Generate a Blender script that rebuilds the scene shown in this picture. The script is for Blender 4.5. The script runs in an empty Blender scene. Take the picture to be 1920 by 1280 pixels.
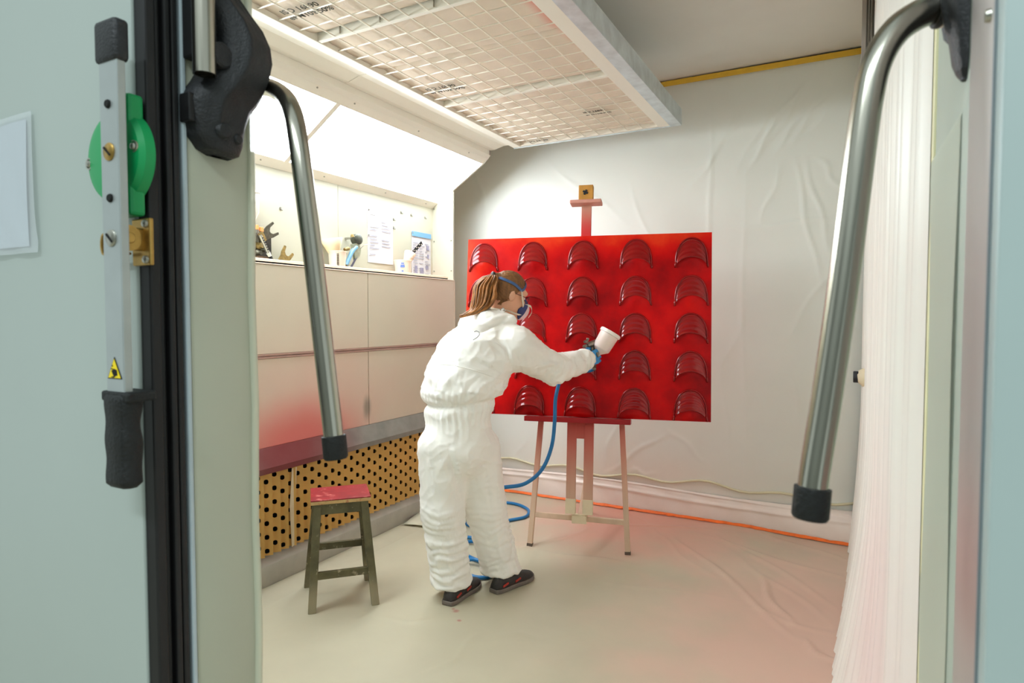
import bpy, bmesh, math, random
import numpy as np
from mathutils import Vector, Matrix, noise
from mathutils.bvhtree import BVHTree

SC = bpy.context.scene
COL = SC.collection
rnd = random.Random(7)
PI = math.pi

# ------------------------------------------------------------------ camera
F_PX = 1180.0
CAM_H = 1.35
YAW = math.radians(28.1)
PITCH = math.atan(48 / F_PX)
cam_d = bpy.data.cameras.new('camera')
cam_d.lens = F_PX / 1920 * 36.0
cam_d.sensor_width = 36.0
cam_d.clip_start = 0.02
cam_d.dof.use_dof = True
cam_d.dof.focus_distance = 3.2
cam_d.dof.aperture_fstop = 7.0
cam = bpy.data.objects.new('camera', cam_d)
cam.location = (0, 0, CAM_H)
cam.rotation_euler = (math.radians(90) - PITCH, 0, YAW)
COL.objects.link(cam)
SC.camera = cam

# ------------------------------------------------------------------ world, hall light, exposure
world = bpy.data.worlds.new('world')
SC.world = world
world.use_nodes = True
world.node_tree.nodes['Background'].inputs[0].default_value = (0.80, 0.93, 0.92, 1)
world.node_tree.nodes['Background'].inputs[1].default_value = 0.74
DIFFUSER_EMIT = 15.0
SC.view_settings.view_transform = 'Standard'
SC.view_settings.look = 'None'
SC.view_settings.gamma = 1
SC.view_settings.use_curve_mapping = False
SC.view_settings.exposure = 0.20
SC.cycles.max_bounces = 16
SC.cycles.diffuse_bounces = 10


def area_light(name, loc, rot, sx, sy, power, color):
    l = bpy.data.lights.new(name, 'AREA')
    l.shape = 'RECTANGLE'; l.size = sx; l.size_y = sy
    l.energy = power; l.color = color
    o = bpy.data.objects.new(name, l); COL.objects.link(o)
    o.location = loc; o.rotation_euler = rot
    return o


area_light('hall_ceiling_lamp', (-0.4, -1.6, 3.6), (math.radians(-18), 0, 0), 2.4, 0.5, 120, (0.86, 0.97, 1.0))

# ------------------------------------------------------------------ geometry helpers
FW0 = Vector((-math.sin(YAW), math.cos(YAW), 0))
RT = Vector((math.cos(YAW), math.sin(YAW), 0))
FW = FW0 * math.cos(PITCH) + Vector((0, 0, -math.sin(PITCH)))
UPV = RT.cross(FW)
CAM = Vector((0, 0, CAM_H))
Z3 = Vector((0, 0, 1))


def ray(px, py):
    return FW + RT * ((px - 960) / F_PX) - UPV * ((py - 640) / F_PX)


def cp(px, py, depth):
    """measured photo point at a known distance -> place in the room"""
    return CAM + ray(px, py) * depth


def onX(px, py, v):
    d = ray(px, py); return CAM + d * ((v - CAM.x) / d.x)


def onY(px, py, v):
    d = ray(px, py); return CAM + d * ((v - CAM.y) / d.y)


def onZ(px, py, v):
    d = ray(px, py); return CAM + d * ((v - CAM.z) / d.z)


def lin(c):
    return tuple((x / 12.92 if x <= 0.04045 else ((x + 0.055) / 1.055) ** 2.4) for x in c)


def rgb(r, g, b):
    return lin((r / 255, g / 255, b / 255)) + (1.0,)


# ------------------------------------------------------------------ materials
MATS = {}


def mat(name, col, rough=0.5, metal=0.0, var=0.0, vscale=6.0, bump=0.0, bscale=30.0, spec=0.5,
        stains=(), emit=None, stretch=None, coat=0.0, alpha=1.0, trans=0.0, ior=1.45, coords='Object', sss=0.0, wear=None, ridged=None):
    """stains: (centre, radii, colour, strength, ragged) in room coordinates; wear: (colour, scale, threshold)"""
    if name in MATS:
        return MATS[name]
    m = bpy.data.materials.new(name)
    MATS[name] = m
    m.use_nodes = True
    nt = m.node_tree
    N = nt.nodes; L = nt.links
    b = N['Principled BSDF']
    b.inputs['Roughness'].default_value = rough
    b.inputs['Metallic'].default_value = metal
    b.inputs['Specular IOR Level'].default_value = spec
    b.inputs['Coat Weight'].default_value = coat
    b.inputs['Coat Roughness'].default_value = 0.08
    b.inputs['Alpha'].default_value = alpha
    b.inputs['Transmission Weight'].default_value = trans
    b.inputs['IOR'].default_value = ior
    tc = N.new('ShaderNodeTexCoord')
    src = tc.outputs[coords]
    if stretch:
        mp = N.new('ShaderNodeMapping')
        mp.inputs['Scale'].default_value = stretch
        L.new(src, mp.inputs[0]); src = mp.outputs[0]
    col_out = None
    rgbn = N.new('ShaderNodeRGB'); rgbn.outputs[0].default_value = col if len(col) == 4 else tuple(col) + (1,)
    col_out = rgbn.outputs[0]
    if var > 0:
        nz = N.new('ShaderNodeTexNoise'); nz.inputs['Scale'].default_value = vscale; nz.inputs['Detail'].default_value = 6
        L.new(src, nz.inputs['Vector'])
        mr = N.new('ShaderNodeMapRange')
        mr.inputs[1].default_value = 0.3; mr.inputs[2].default_value = 0.7
        mr.inputs[3].default_value = 1 - var; mr.inputs[4].default_value = 1 + var
        L.new(nz.outputs['Fac'], mr.inputs[0])
        mx = N.new('ShaderNodeVectorMath'); mx.operation = 'SCALE'
        L.new(col_out, mx.inputs[0]); L.new(mr.outputs[0], mx.inputs['Scale'])
        col_out = mx.outputs[0]
    if wear:
        wcol, wsc, wth = wear
        nz = N.new('ShaderNodeTexNoise'); nz.inputs['Scale'].default_value = wsc; nz.inputs['Detail'].default_value = 9
        nz.inputs['Roughness'].default_value = 0.65
        L.new(src, nz.inputs['Vector'])
        mr = N.new('ShaderNodeMapRange'); mr.inputs[1].default_value = wth; mr.inputs[2].default_value = wth + 0.07
        L.new(nz.outputs['Fac'], mr.inputs[0])
        mx = N.new('ShaderNodeMix'); mx.data_type = 'RGBA'
        L.new(mr.outputs[0], mx.inputs['Factor']); L.new(col_out, mx.inputs[6])
        mx.inputs[7].default_value = wcol
        col_out = mx.outputs[2]
    if stains:
        geo = N.new('ShaderNodeNewGeometry')
        for (c, r, sc, st, ragged) in stains:
            sub = N.new('ShaderNodeVectorMath'); sub.operation = 'SUBTRACT'
            L.new(geo.outputs['Position'], sub.inputs[0]); sub.inputs[1].default_value = c
            dv = N.new('ShaderNodeVectorMath'); dv.operation = 'DIVIDE'
            L.new(sub.outputs[0], dv.inputs[0]); dv.inputs[1].default_value = r
            ln = N.new('ShaderNodeVectorMath'); ln.operation = 'LENGTH'
            L.new(dv.outputs[0], ln.inputs[0])
            nz = N.new('ShaderNodeTexNoise'); nz.inputs['Scale'].default_value = 3.5; nz.inputs['Detail'].default_value = 8
            L.new(geo.outputs['Position'], nz.inputs['Vector'])
            ma = N.new('ShaderNodeMath'); ma.operation = 'MULTIPLY_ADD'
            L.new(nz.outputs['Fac'], ma.inputs[0]); ma.inputs[1].default_value = ragged; L.new(ln.outputs['Value'], ma.inputs[2])
            mr = N.new('ShaderNodeMapRange'); mr.interpolation_type = 'SMOOTHSTEP'
            mr.inputs[1].default_value = 0.1 + ragged * 0.5; mr.inputs[2].default_value = 1.0 + ragged * 0.5
            mr.inputs[3].default_value = st; mr.inputs[4].default_value = 0
            L.new(ma.outputs[0], mr.inputs[0])
            mx = N.new('ShaderNodeMix'); mx.data_type = 'RGBA'
            L.new(mr.outputs[0], mx.inputs['Factor']); L.new(col_out, mx.inputs[6])
            mx.inputs[7].default_value = sc
            col_out = mx.outputs[2]
    L.new(col_out, b.inputs['Base Color'])
    if bump > 0:
        nz = N.new('ShaderNodeTexNoise'); nz.inputs['Scale'].default_value = bscale; nz.inputs['Detail'].default_value = 5
        L.new(src, nz.inputs['Vector'])
        if ridged:
            nz.noise_type = 'RIDGED_MULTIFRACTAL'; nz.inputs['Detail'].default_value = 3; nz.inputs['Distortion'].default_value = ridged
        bp = N.new('ShaderNodeBump'); bp.inputs['Strength'].default_value = bump; bp.inputs['Distance'].default_value = 0.01
        L.new(nz.outputs['Fac'], bp.inputs['Height']); L.new(bp.outputs[0], b.inputs['Normal'])
    if sss > 0:
        b.inputs['Subsurface Weight'].default_value = sss
        b.inputs['Subsurface Radius'].default_value = (0.02, 0.01, 0.006)
    if emit:
        b.inputs['Emission Color'].default_value = emit[0]
        b.inputs['Emission Strength'].default_value = emit[1]
    return m


RED = rgb(190, 20, 22)
PINK = rgb(214, 150, 140)
M_panel_cool = mat('panel_cool', rgb(170, 180, 176), 0.45, var=0.02, vscale=3)
M_panel_right = mat('panel_right', rgb(168, 184, 184), 0.45, var=0.02)
M_jamb = mat('jamb_paint', rgb(178, 181, 164), 0.5, var=0.025, vscale=4)
M_rubber = mat('black_rubber', rgb(22, 22, 24), 0.55, var=0.15, vscale=40)
M_blackplastic = mat('black_plastic', rgb(34, 35, 38), 0.5, var=0.2, vscale=60, bump=0.25, bscale=260)
M_grip = mat('grip_rubber', rgb(20, 22, 23), 0.6, bump=0.3, bscale=200)
M_steel = mat('brushed_steel', rgb(172, 168, 156), 0.22, 1.0, var=0.12, vscale=30, stretch=(1, 1, 0.06))
M_galv = mat('galvanised_steel', rgb(200, 210, 214), 0.42, 0.45, var=0.14, vscale=14)
M_alu = mat('lever_aluminium', rgb(172, 178, 178), 0.38, 0.55, var=0.05, vscale=20)
M_green = mat('green_plastic', rgb(8, 150, 84), 0.38)
M_brass = mat('yellow_zinc', rgb(176, 142, 78), 0.35, 0.85, var=0.2, vscale=70)
M_screw = mat('screw_zinc', rgb(170, 168, 158), 0.3, 0.9)
M_dark = mat('dark_hole', rgb(16, 15, 15), 0.8)
M_white = mat('white_sheet_metal', rgb(232, 228, 216), 0.5, var=0.02, vscale=3)
M_recess = mat('recess_white', rgb(186, 183, 164), 0.5, var=0.02, vscale=3,
               stains=[((-2.7, 3.6, 1.62), (0.3, 0.75, 0.2), rgb(196, 172, 154), 0.5, 0.3)])
M_wallpanel = mat('wall_panel', rgb(214, 206, 184), 0.5, var=0.02, vscale=3, stains=[
    ((-2.53, 2.40, 0.70), (0.4, 0.62, 0.30), rgb(212, 40, 44), 0.93, 0.25),
    ((-2.53, 2.50, 0.78), (0.4, 1.15, 0.62), rgb(226, 160, 150), 0.45, 0.4),
    ((-2.53, 2.92, 0.80), (0.2, 0.05, 0.10), rgb(140, 130, 116), 0.85, 0.9),
    ((-2.53, 3.75, 1.5), (0.4, 0.5, 0.4), rgb(214, 180, 166), 0.4, 0.4)])
M_rail = mat('rail_dusty', rgb(176, 142, 128), 0.5, var=0.1, vscale=12)
M_ledge = mat('ledge_metal', rgb(134, 130, 122), 0.45, 0.3, var=0.18, vscale=9, stains=[
    ((-2.5, 2.30, 0.64), (0.5, 0.62, 0.6), rgb(120, 28, 36), 0.85, 0.3)])
M_duct = mat('duct_metal', rgb(182, 178, 168), 0.5, 0.1, var=0.1, vscale=10)
M_card = mat('kraft_card', rgb(218, 172, 98), 0.75, var=0.1, vscale=8)
M_ceiling = mat('ceiling_paint', rgb(222, 219, 212), 0.6, var=0.015)
M_film = mat('plastic_film', rgb(228, 231, 224), 0.40, var=0.02, vscale=2, spec=0.45, bump=0.06, bscale=22, stains=[
    ((-1.4, 4.2, 0.15), (1.6, 0.5, 0.42), rgb(230, 206, 190), 0.5, 0.4)])
M_filmroll = mat('film_roll', rgb(236, 222, 212), 0.3, var=0.05, vscale=5, spec=0.55, bump=0.1, bscale=30)
M_curtain = mat('curtain_film', rgb(238, 234, 226), 0.4, var=0.02, vscale=2, stains=[
    ((0.08, 1.6, 0.55), (0.4, 1.2, 0.75), rgb(236, 204, 202), 0.7, 0.3)])
M_yellowtape = mat('yellow_tape', rgb(228, 186, 64), 0.55, var=0.06, vscale=12)
M_orangetape = mat('orange_tape', rgb(242, 112, 32), 0.5, var=0.12, vscale=25)
M_masktape = mat('masking_tape', rgb(226, 210, 178), 0.6, var=0.05, vscale=18)
M_floor = mat('floor_vinyl', rgb(184, 176, 152), 0.5, var=0.05, vscale=5, bump=0.03, bscale=20, stains=[
    ((-1.2, 3.9, 0), (1.1, 1.1, 0.5), rgb(206, 140, 118), 0.8, 0.9),
    ((-0.3, 3.1, 0), (0.9, 1.5, 0.5), rgb(214, 160, 144), 0.6, 0.9)])
M_floorfilm = mat('floor_film', rgb(182, 175, 151), 0.36, var=0.045, vscale=4, bump=0.06, bscale=14, stains=[
    ((-1.25, 3.95, 0), (1.05, 1.0, 0.5), rgb(216, 156, 138), 0.92, 0.7),
    ((-0.1, 2.9, 0), (1.05, 2.1, 0.5), rgb(216, 174, 158), 0.8, 0.8),
    (tuple(onZ(855, 1146, 0)), (0.022, 0.022, 0.05), rgb(170, 96, 90), 0.7, 0.3), (tuple(onZ(861, 1164, 0)), (0.016, 0.013, 0.05), rgb(170, 92, 88), 0.8, 0.3), (tuple(onZ(850, 1142, 0)), (0.012, 0.012, 0.05), rgb(170, 96, 90), 0.7, 0.3)])
M_diffuser = mat('light_diffuser', rgb(250, 250, 245), 0.6, emit=((0.865, 0.94, 1.0, 1), DIFFUSER_EMIT))
M_pad = mat('filter_fleece', rgb(226, 213, 197), 0.85, var=0.06, vscale=7, bump=0.15, bscale=60, stains=[
    ((-1.03, 2.2, 2.5), (0.09, 0.5, 0.2), rgb(226, 84, 74), 0.75, 0.6)])
M_wire = mat('painted_wire', rgb(244, 238, 224), 0.5)
M_ink = mat('black_ink', rgb(58, 56, 34), 0.7)


def red_board_mat():
    m = bpy.data.materials.new('wet_red_paint'); m.use_nodes = True
    nt = m.node_tree; N = nt.nodes; L = nt.links; b = N['Principled BSDF']
    tc = N.new('ShaderNodeTexCoord')
    nz = N.new('ShaderNodeTexNoise'); nz.inputs['Scale'].default_value = 3.2; nz.inputs['Detail'].default_value = 7
    nz.inputs['Roughness'].default_value = 0.6
    L.new(tc.outputs['Object'], nz.inputs['Vector'])
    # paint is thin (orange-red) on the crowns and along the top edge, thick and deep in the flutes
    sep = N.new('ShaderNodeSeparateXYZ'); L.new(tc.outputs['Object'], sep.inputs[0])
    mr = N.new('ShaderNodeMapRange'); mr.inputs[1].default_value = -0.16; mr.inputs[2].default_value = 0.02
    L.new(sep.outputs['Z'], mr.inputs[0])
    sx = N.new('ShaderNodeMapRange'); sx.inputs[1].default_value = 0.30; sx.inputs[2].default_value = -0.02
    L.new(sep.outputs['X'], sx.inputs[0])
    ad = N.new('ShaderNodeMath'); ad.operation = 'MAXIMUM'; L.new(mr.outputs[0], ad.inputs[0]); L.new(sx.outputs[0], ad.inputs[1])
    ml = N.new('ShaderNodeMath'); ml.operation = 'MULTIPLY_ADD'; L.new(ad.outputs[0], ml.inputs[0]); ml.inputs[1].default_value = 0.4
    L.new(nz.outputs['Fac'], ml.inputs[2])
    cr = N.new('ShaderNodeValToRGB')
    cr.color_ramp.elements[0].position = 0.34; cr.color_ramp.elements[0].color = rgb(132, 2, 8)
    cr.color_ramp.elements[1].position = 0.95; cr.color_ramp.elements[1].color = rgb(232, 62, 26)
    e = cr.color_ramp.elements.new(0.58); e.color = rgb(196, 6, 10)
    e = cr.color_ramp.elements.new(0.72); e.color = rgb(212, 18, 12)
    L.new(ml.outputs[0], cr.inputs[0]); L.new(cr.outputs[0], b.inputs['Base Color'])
    b.inputs['Roughness'].default_value = 0.34
    b.inputs['Specular IOR Level'].default_value = 0.16
    b2 = N.new('ShaderNodeBump'); b2.inputs['Strength'].default_value = 0.12; b2.inputs['Distance'].default_value = 0.004
    n2 = N.new('ShaderNodeTexNoise'); n2.inputs['Scale'].default_value = 160
    L.new(tc.outputs['Object'], n2.inputs['Vector']); L.new(n2.outputs['Fac'], b2.inputs['Height']); L.new(b2.outputs[0], b.inputs['Normal'])
    return m


M_red = red_board_mat()
M_redgloss = mat('glossy_red_relief', rgb(144, 2, 6), 0.075, var=0.12, vscale=12, spec=0.5, coat=0.2)

# ------------------------------------------------------------------ mesh helpers


def new_obj(name, bm_or_mesh, material, parent=None, smooth=False, auto=None):
    if isinstance(bm_or_mesh, bmesh.types.BMesh):
        me = bpy.data.meshes.new(name); bm_or_mesh.to_mesh(me); bm_or_mesh.free()
    else:
        me = bm_or_mesh
    if material is not None and not me.materials:
        me.materials.append(material)
    if smooth or auto:
        for p in me.polygons: p.use_smooth = True
    if auto:
        try:
            me.set_sharp_from_angle(angle=math.radians(auto))
        except Exception:
            pass
    o = bpy.data.objects.new(name, me); COL.objects.link(o)
    if parent is not None: o.parent = parent
    return o


def empty(name, loc=(0, 0, 0)):
    o = bpy.data.objects.new(name, None); o.empty_display_size = 0.05; COL.objects.link(o); o.location = loc
    return o


def tag(o, label=None, cat=None, group=None, kind=None):
    if label: o['label'] = label
    if cat: o['category'] = cat
    if group: o['group'] = group
    if kind: o['kind'] = kind
    return o


def thing(name, label, cat, loc=(0, 0, 0), group=None):
    o = empty(name, loc); tag(o, label, cat, group)
    o.matrix_world  # parts are built in room coordinates and shifted below
    return o


def part(name, bm, material, parent, smooth=False, auto=None, label=None):
    """a part built in room coordinates, hung under a thing that stands at parent.location"""
    o = new_obj(name, bm, material, None, smooth, auto)
    off = Vector((0, 0, 0)); q = parent
    while q is not None:
        off += q.location; q = q.parent
    o.data.transform(Matrix.Translation(-off))
    o.parent = parent
    if label: o['label'] = label
    return o


def struct(name, bm, material, smooth=False, auto=None, label=None):
    o = new_obj(name, bm, material, None, smooth, auto); o['kind'] = 'structure'
    if label: o['label'] = label
    return o


def BM():
    return bmesh.new()


def box(bm, x0, x1, y0, y1, z0, z1, bev=0.0, M=None, seg=2):
    b = bmesh.new()
    bmesh.ops.create_cube(b, size=1)
    S = Matrix.Diagonal((x1 - x0, y1 - y0, z1 - z0, 1))
    T = Matrix.Translation(((x0 + x1) / 2, (y0 + y1) / 2, (z0 + z1) / 2))
    b.transform(T @ S)
    if bev > 0:
        bmesh.ops.bevel(b, geom=b.edges[:], offset=bev, segments=seg, profile=0.5, affect='EDGES')
    if M is not None: b.transform(M)
    merge(bm, b)
    return bm


def merge(bm, b):
    me = bpy.data.meshes.new('tmp'); b.to_mesh(me); b.free(); bm.from_mesh(me); bpy.data.meshes.remove(me)


def frame(z, hint=Vector((0, 0, 1))):
    z = Vector(z).normalized()
    x = hint.cross(z)
    if x.length < 1e-4: x = Vector((1, 0, 0)).cross(z)
    x.normalize(); y = z.cross(x)
    return x, y, z


def tube(bm, pts, r, seg=12, cap=True, flat=None, hint=Vector((0, 0, 1))):
    """tube along points, r scalar or list; flat = (ru, rv) multipliers"""
    pts = [Vector(p) for p in pts]
    n = len(pts)
    rs = r if isinstance(r, (list, tuple)) else [r] * n
    rings = []
    prev = None
    for i, p in enumerate(pts):
        t = (pts[min(i + 1, n - 1)] - pts[max(i - 1, 0)]).normalized()
        if prev is None:
            x, y, _ = frame(t, hint)
        else:
            x = prev - t * prev.dot(t); x.normalize(); y = t.cross(x)
        prev = x
        fu, fv = flat if flat else (1, 1)
        rings.append([bm.verts.new(p + x * (math.cos(2 * PI * k / seg) * rs[i] * fu) + y * (math.sin(2 * PI * k / seg) * rs[i] * fv)) for k in range(seg)])
    for a, b in zip(rings[:-1], rings[1:]):
        for k in range(seg):
            bm.faces.new((a[k], a[(k + 1) % seg], b[(k + 1) % seg], b[k]))
    if cap:
        bm.faces.new(list(reversed(rings[0]))); bm.faces.new(rings[-1])
    return bm


def cyl(bm, a, b, r0, r1=None, seg=20, bev=0.0):
    a = Vector(a); b = Vector(b)
    r1 = r0 if r1 is None else r1
    if bev > 0:
        d = (b - a).normalized()
        return tube(bm, [a, a + d * bev, b - d * bev, b], [r0 - bev, r0, r1, r1 - bev], seg)
    return tube(bm, [a, b], [r0, r1], seg)


def lathe(bm, a, axis, prof, seg=28):
    """prof = [(r, h)...] around axis from a"""
    a = Vector(a); x, y, z = frame(axis)
    rings = []
    for r, h in prof:
        rings.append([bm.verts.new(a + z * h + x * (math.cos(2 * PI * k / seg) * max(r, 1e-5)) + y * (math.sin(2 * PI * k / seg) * max(r, 1e-5))) for k in range(seg)])
    for p, q in zip(rings[:-1], rings[1:]):
        for k in range(seg):
            bm.faces.new((p[k], p[(k + 1) % seg], q[(k + 1) % seg], q[k]))
    bm.faces.new(list(reversed(rings[0]))); bm.faces.new(rings[-1])
    return bm


def prism(bm, poly, depth_vec, bev=0.0):
    """poly: list of 3-D points (planar); extruded by depth_vec"""
    b = bmesh.new()
    d = Vector(depth_vec)
    lo = [b.verts.new(Vector(p)) for p in poly]; hi = [b.verts.new(Vector(p) + d) for p in poly]
    b.faces.new(list(reversed(lo))); b.faces.new(hi)
    n = len(poly)
    for i in range(n):
        b.faces.new((lo[i], lo[(i + 1) % n], hi[(i + 1) % n], hi[i]))
    bmesh.ops.recalc_face_normals(b, faces=b.faces[:])
    if bev > 0:
        bmesh.ops.bevel(b, geom=b.edges[:], offset=bev, segments=2, profile=0.5, affect='EDGES')
    merge(bm, b)
    return bm


def bar(bm, a, b, w, t, side=None, bev=0.0):
    """square bar from a to b; w along 'side', t across"""
    a = Vector(a); b = Vector(b); d = (b - a); L_ = d.length; d.normalize()
    s = Vector(side) if side is not None else frame(d)[0]
    s = (s - d * s.dot(d)).normalized(); u = d.cross(s)
    M = Matrix((s, u, d)).transposed().to_4x4(); M.translation = a
    return box(bm, -w / 2, w / 2, -t / 2, t / 2, 0, L_, bev, M)


def sheet(nu, nv, fn, thick=None, tdir=None):
    """grid sheet fn(i/nu, j/nv) -> point"""
    vs = []; fs = []
    for j in range(nv + 1):
        for i in range(nu + 1):
            vs.append(tuple(fn(i / nu, j / nv)))
    w = nu + 1
    for j in range(nv):
        for i in range(nu):
            a = j * w + i
            fs.append((a, a + 1, a + 1 + w, a + w))
    if thick:
        n0 = len(vs); td = Vector(tdir) * thick
        vs += [tuple(Vector(v) + td) for v in vs]
        fs += [tuple(reversed([q + n0 for q in f])) for f in fs]
        border = [i for i in range(w)] + [j * w + nu for j in range(1, nv + 1)] + [nv * w + i for i in range(nu - 1, -1, -1)] + [j * w for j in range(nv - 1, 0, -1)]
        for k in range(len(border)):
            a, b = border[k], border[(k + 1) % len(border)]
            fs.append((b, a, a + n0, b + n0))
    me = bpy.data.meshes.new('sheet'); me.from_pydata(vs, [], fs); me.update()
    return me


def smooth_path(pts, n=8):
    """Catmull-Rom"""
    P = [Vector(p) for p in pts]
    out = []
    for i in range(len(P) - 1):
        p0 = P[max(i - 1, 0)]; p1 = P[i]; p2 = P[i + 1]; p3 = P[min(i + 2, len(P) - 1)]
        for k in range(n):
            t = k / n
            out.append(0.5 * ((2 * p1) + (p2 - p0) * t + (2 * p0 - 5 * p1 + 4 * p2 - p3) * t * t + (3 * p1 - p0 - 3 * p2 + p3) * t ** 3))
    out.append(P[-1])
    return out


def dup(o, name=None, parent=None, loc=None):
    c = o.copy(); COL.objects.link(c)
    if name: c.name = name
    if parent is not None: c.parent = parent
    if loc is not None: c.location = loc
    for ch in list(o.children):
        dup(ch, None, c)
    return c


def text_mesh(s, size, M, name='printed_text'):
    cu = bpy.data.curves.new('txt', 'FONT'); cu.body = s; cu.size = size; cu.align_x = 'CENTER'; cu.align_y = 'CENTER'
    cu.extrude = 0.0004; cu.offset = 0.0006
    o = bpy.data.objects.new('txt', cu); COL.objects.link(o)
    dg = bpy.context.evaluated_depsgraph_get()
    me = bpy.data.meshes.new_from_object(o.evaluated_get(dg))
    me.materials.clear(); me.name = name
    bpy.data.objects.remove(o); bpy.data.curves.remove(cu)
    me.transform(M)
    return me
# ------------------------------------------------------------------ the booth shell
CEIL = 2.912
YB = 4.25          # back wall
XL = -2.55         # face of the extraction wall
XR = 0.10          # right wall
YE = 3.88          # far end of the extraction wall and of the ceiling filter

bm = BM(); box(bm, -4.2, 2.6, -3.0, 4.5, -0.06, 0.0)
struct('floor', bm, M_floor)
bm = BM(); box(bm, -2.95, 0.35, 0.62, 4.45, CEIL, CEIL + 0.06)
struct('ceiling', bm, M_ceiling)
bm = BM(); box(bm, -2.95, 0.35, YB + 0.03, YB + 0.12, 0.0, CEIL)
struct('wall_back', bm, M_panel_cool)
bm = BM(); box(bm, -2.95, -2.86, 0.62, YB + 0.03, 0.0, CEIL)
struct('wall_left', bm, M_wallpanel)
bm = BM(); box(bm, XR + 0.03, XR + 0.12, 1.05, YB + 0.03, 0.0, CEIL)
struct('wall_right', bm, M_panel_cool)
# front wall: the parts beside and above the doorway (behind the leaves)
bm = BM(); box(bm, -2.95, -1.05, 0.63, 0.735, 0.0, CEIL)
box(bm, 0.24, 0.9, 0.70, 1.04, 0.0, CEIL); box(bm, -1.05, 0.24, 0.63, 0.735, 2.32, CEIL)
struct('wall_front', bm, M_panel_cool)
bm = BM(); box(bm, -4.2, 2.6, -3.1, -3.0, 0.0, 3.3)
struct('wall_rear_added', bm, mat('hall_wall_added', rgb(120, 124, 122), 0.6, var=0.03))  # unseen wall behind the camera, added to give the steel pipes darker reflections

# ---- doorway: left leaf with rubber seals
d1 = empty('door_1', (-1.5, 0.58, 0)); tag(d1, 'cool grey door leaf with black rubber seal, left of the opening', None, kind='structure')
bm = BM(); box(bm, -2.3, -0.905, 0.548, 0.618, 0.0, 2.30, 0.003)
part('leaf_panel', bm, M_panel_cool, d1)
for (y0, y1, x1) in ((0.552, 0.568, -0.880), (0.573, 0.580, -0.890), (0.583, 0.593, -0.884), (0.596, 0.606, -0.887)):
    bm = BM(); box(bm, -0.906, x1, y0, y1, 0.0, 2.30, 0.003)
    part('seal_strip', bm, M_rubber, d1, label='black rubber seal')
bm = BM(); box(bm, -0.906, -0.896, 0.566, 0.612, 0.0, 2.30)
part('seal_channel', bm, M_rubber, d1)
bm = BM(); box(bm, -0.906, -0.887, 0.611, 0.6185, 0.0, 2.30, 0.002)
part('edge_trim', bm, mat('edge_trim_paint', rgb(176, 190, 198), 0.4), d1)
bm = BM(); box(bm, -1.06, -0.89, 0.62, 0.738, 0.0, 2.32, 0.006)
t1 = struct('trim_1', bm, M_jamb, auto=40, label='pale door frame post on the left of the opening')
bm = BM()
tube(bm, [(-0.8905, 0.734 + 0.002 * math.sin(k * 1.7), k * 0.1) for k in range(24)], 0.007, 8)
f1 = part('film_edge', bm, mat('clear_film_edge', rgb(214, 216, 196), 0.35, spec=0.5, alpha=0.75), t1, smooth=True)

# ---- doorway: right frame and leaf
bm = BM(); box(bm, 0.10, 0.25, 0.765, 1.05, 0.0, 2.32, 0.004)
t2 = struct('trim_2', bm, mat('jamb_green_grey', rgb(170, 180, 168), 0.5, var=0.04, vscale=5), auto=40, label='grey green door frame post on the right of the opening')
bm = BM()
for k in range(1):
    me = sheet(6, 60, lambda u, v: Vector((0.0975 - 0.0012 * math.sin(v * 17 + u * 4), 0.80 + 0.245 * u + (0.05 * (1 - u) * max(0, math.sin(v * 9)) if v < 0.55 else 0), 1.56 * v)))
part('film_flap', me, mat('film_over_post', rgb(196, 206, 190), 0.35, alpha=0.8), t2, smooth=True)
bm = BM(); box(bm, 0.0965, 0.12, 1.03, 1.062, 0.0, 2.32, 0.004)
part('tape_strip', bm, mat('cream_tape', rgb(226, 220, 178), 0.55, var=0.04), t2)
d2 = empty('door_2', (0.6, 0.68, 0)); tag(d2, 'pale blue door leaf with an aluminium edge, right of the opening', None, kind='structure')
bm = BM(); box(bm, 0.1012, 1.3, 0.612, 0.640, 0.0, 2.30, 0.003); box(bm, 0.113, 1.3, 0.64, 0.70, 0.0, 2.30, 0.003)
part('leaf_panel', bm, M_panel_right, d2, auto=40)
bm = BM(); box(bm, 0.100, 0.1125, 0.642, 0.762, 0.0, 2.30, 0.003)
part('edge_profile', bm, mat('edge_aluminium', rgb(176, 170, 166), 0.45, 0.3, var=0.05, vscale=4, stains=[((0.1, 0.7, 1.12), (0.2, 0.2, 0.13), rgb(190, 152, 150), 0.7, 0.2)]), d2, auto=40)
bm = BM(); box(bm, 0.0995, 0.1125, 0.6375, 0.6435, 0.0, 2.30, 0.001)
part('seal_strip', bm, mat('blue_grey_seal', rgb(108, 120, 126), 0.5), d2, label='blue grey seal line')
bm = BM(); cyl(bm, (0.101, 0.66, 1.600), (0.096, 0.66, 1.600), 0.006, 0.005, 14)
part('bolt_head', bm, M_screw, d2, smooth=False)

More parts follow.
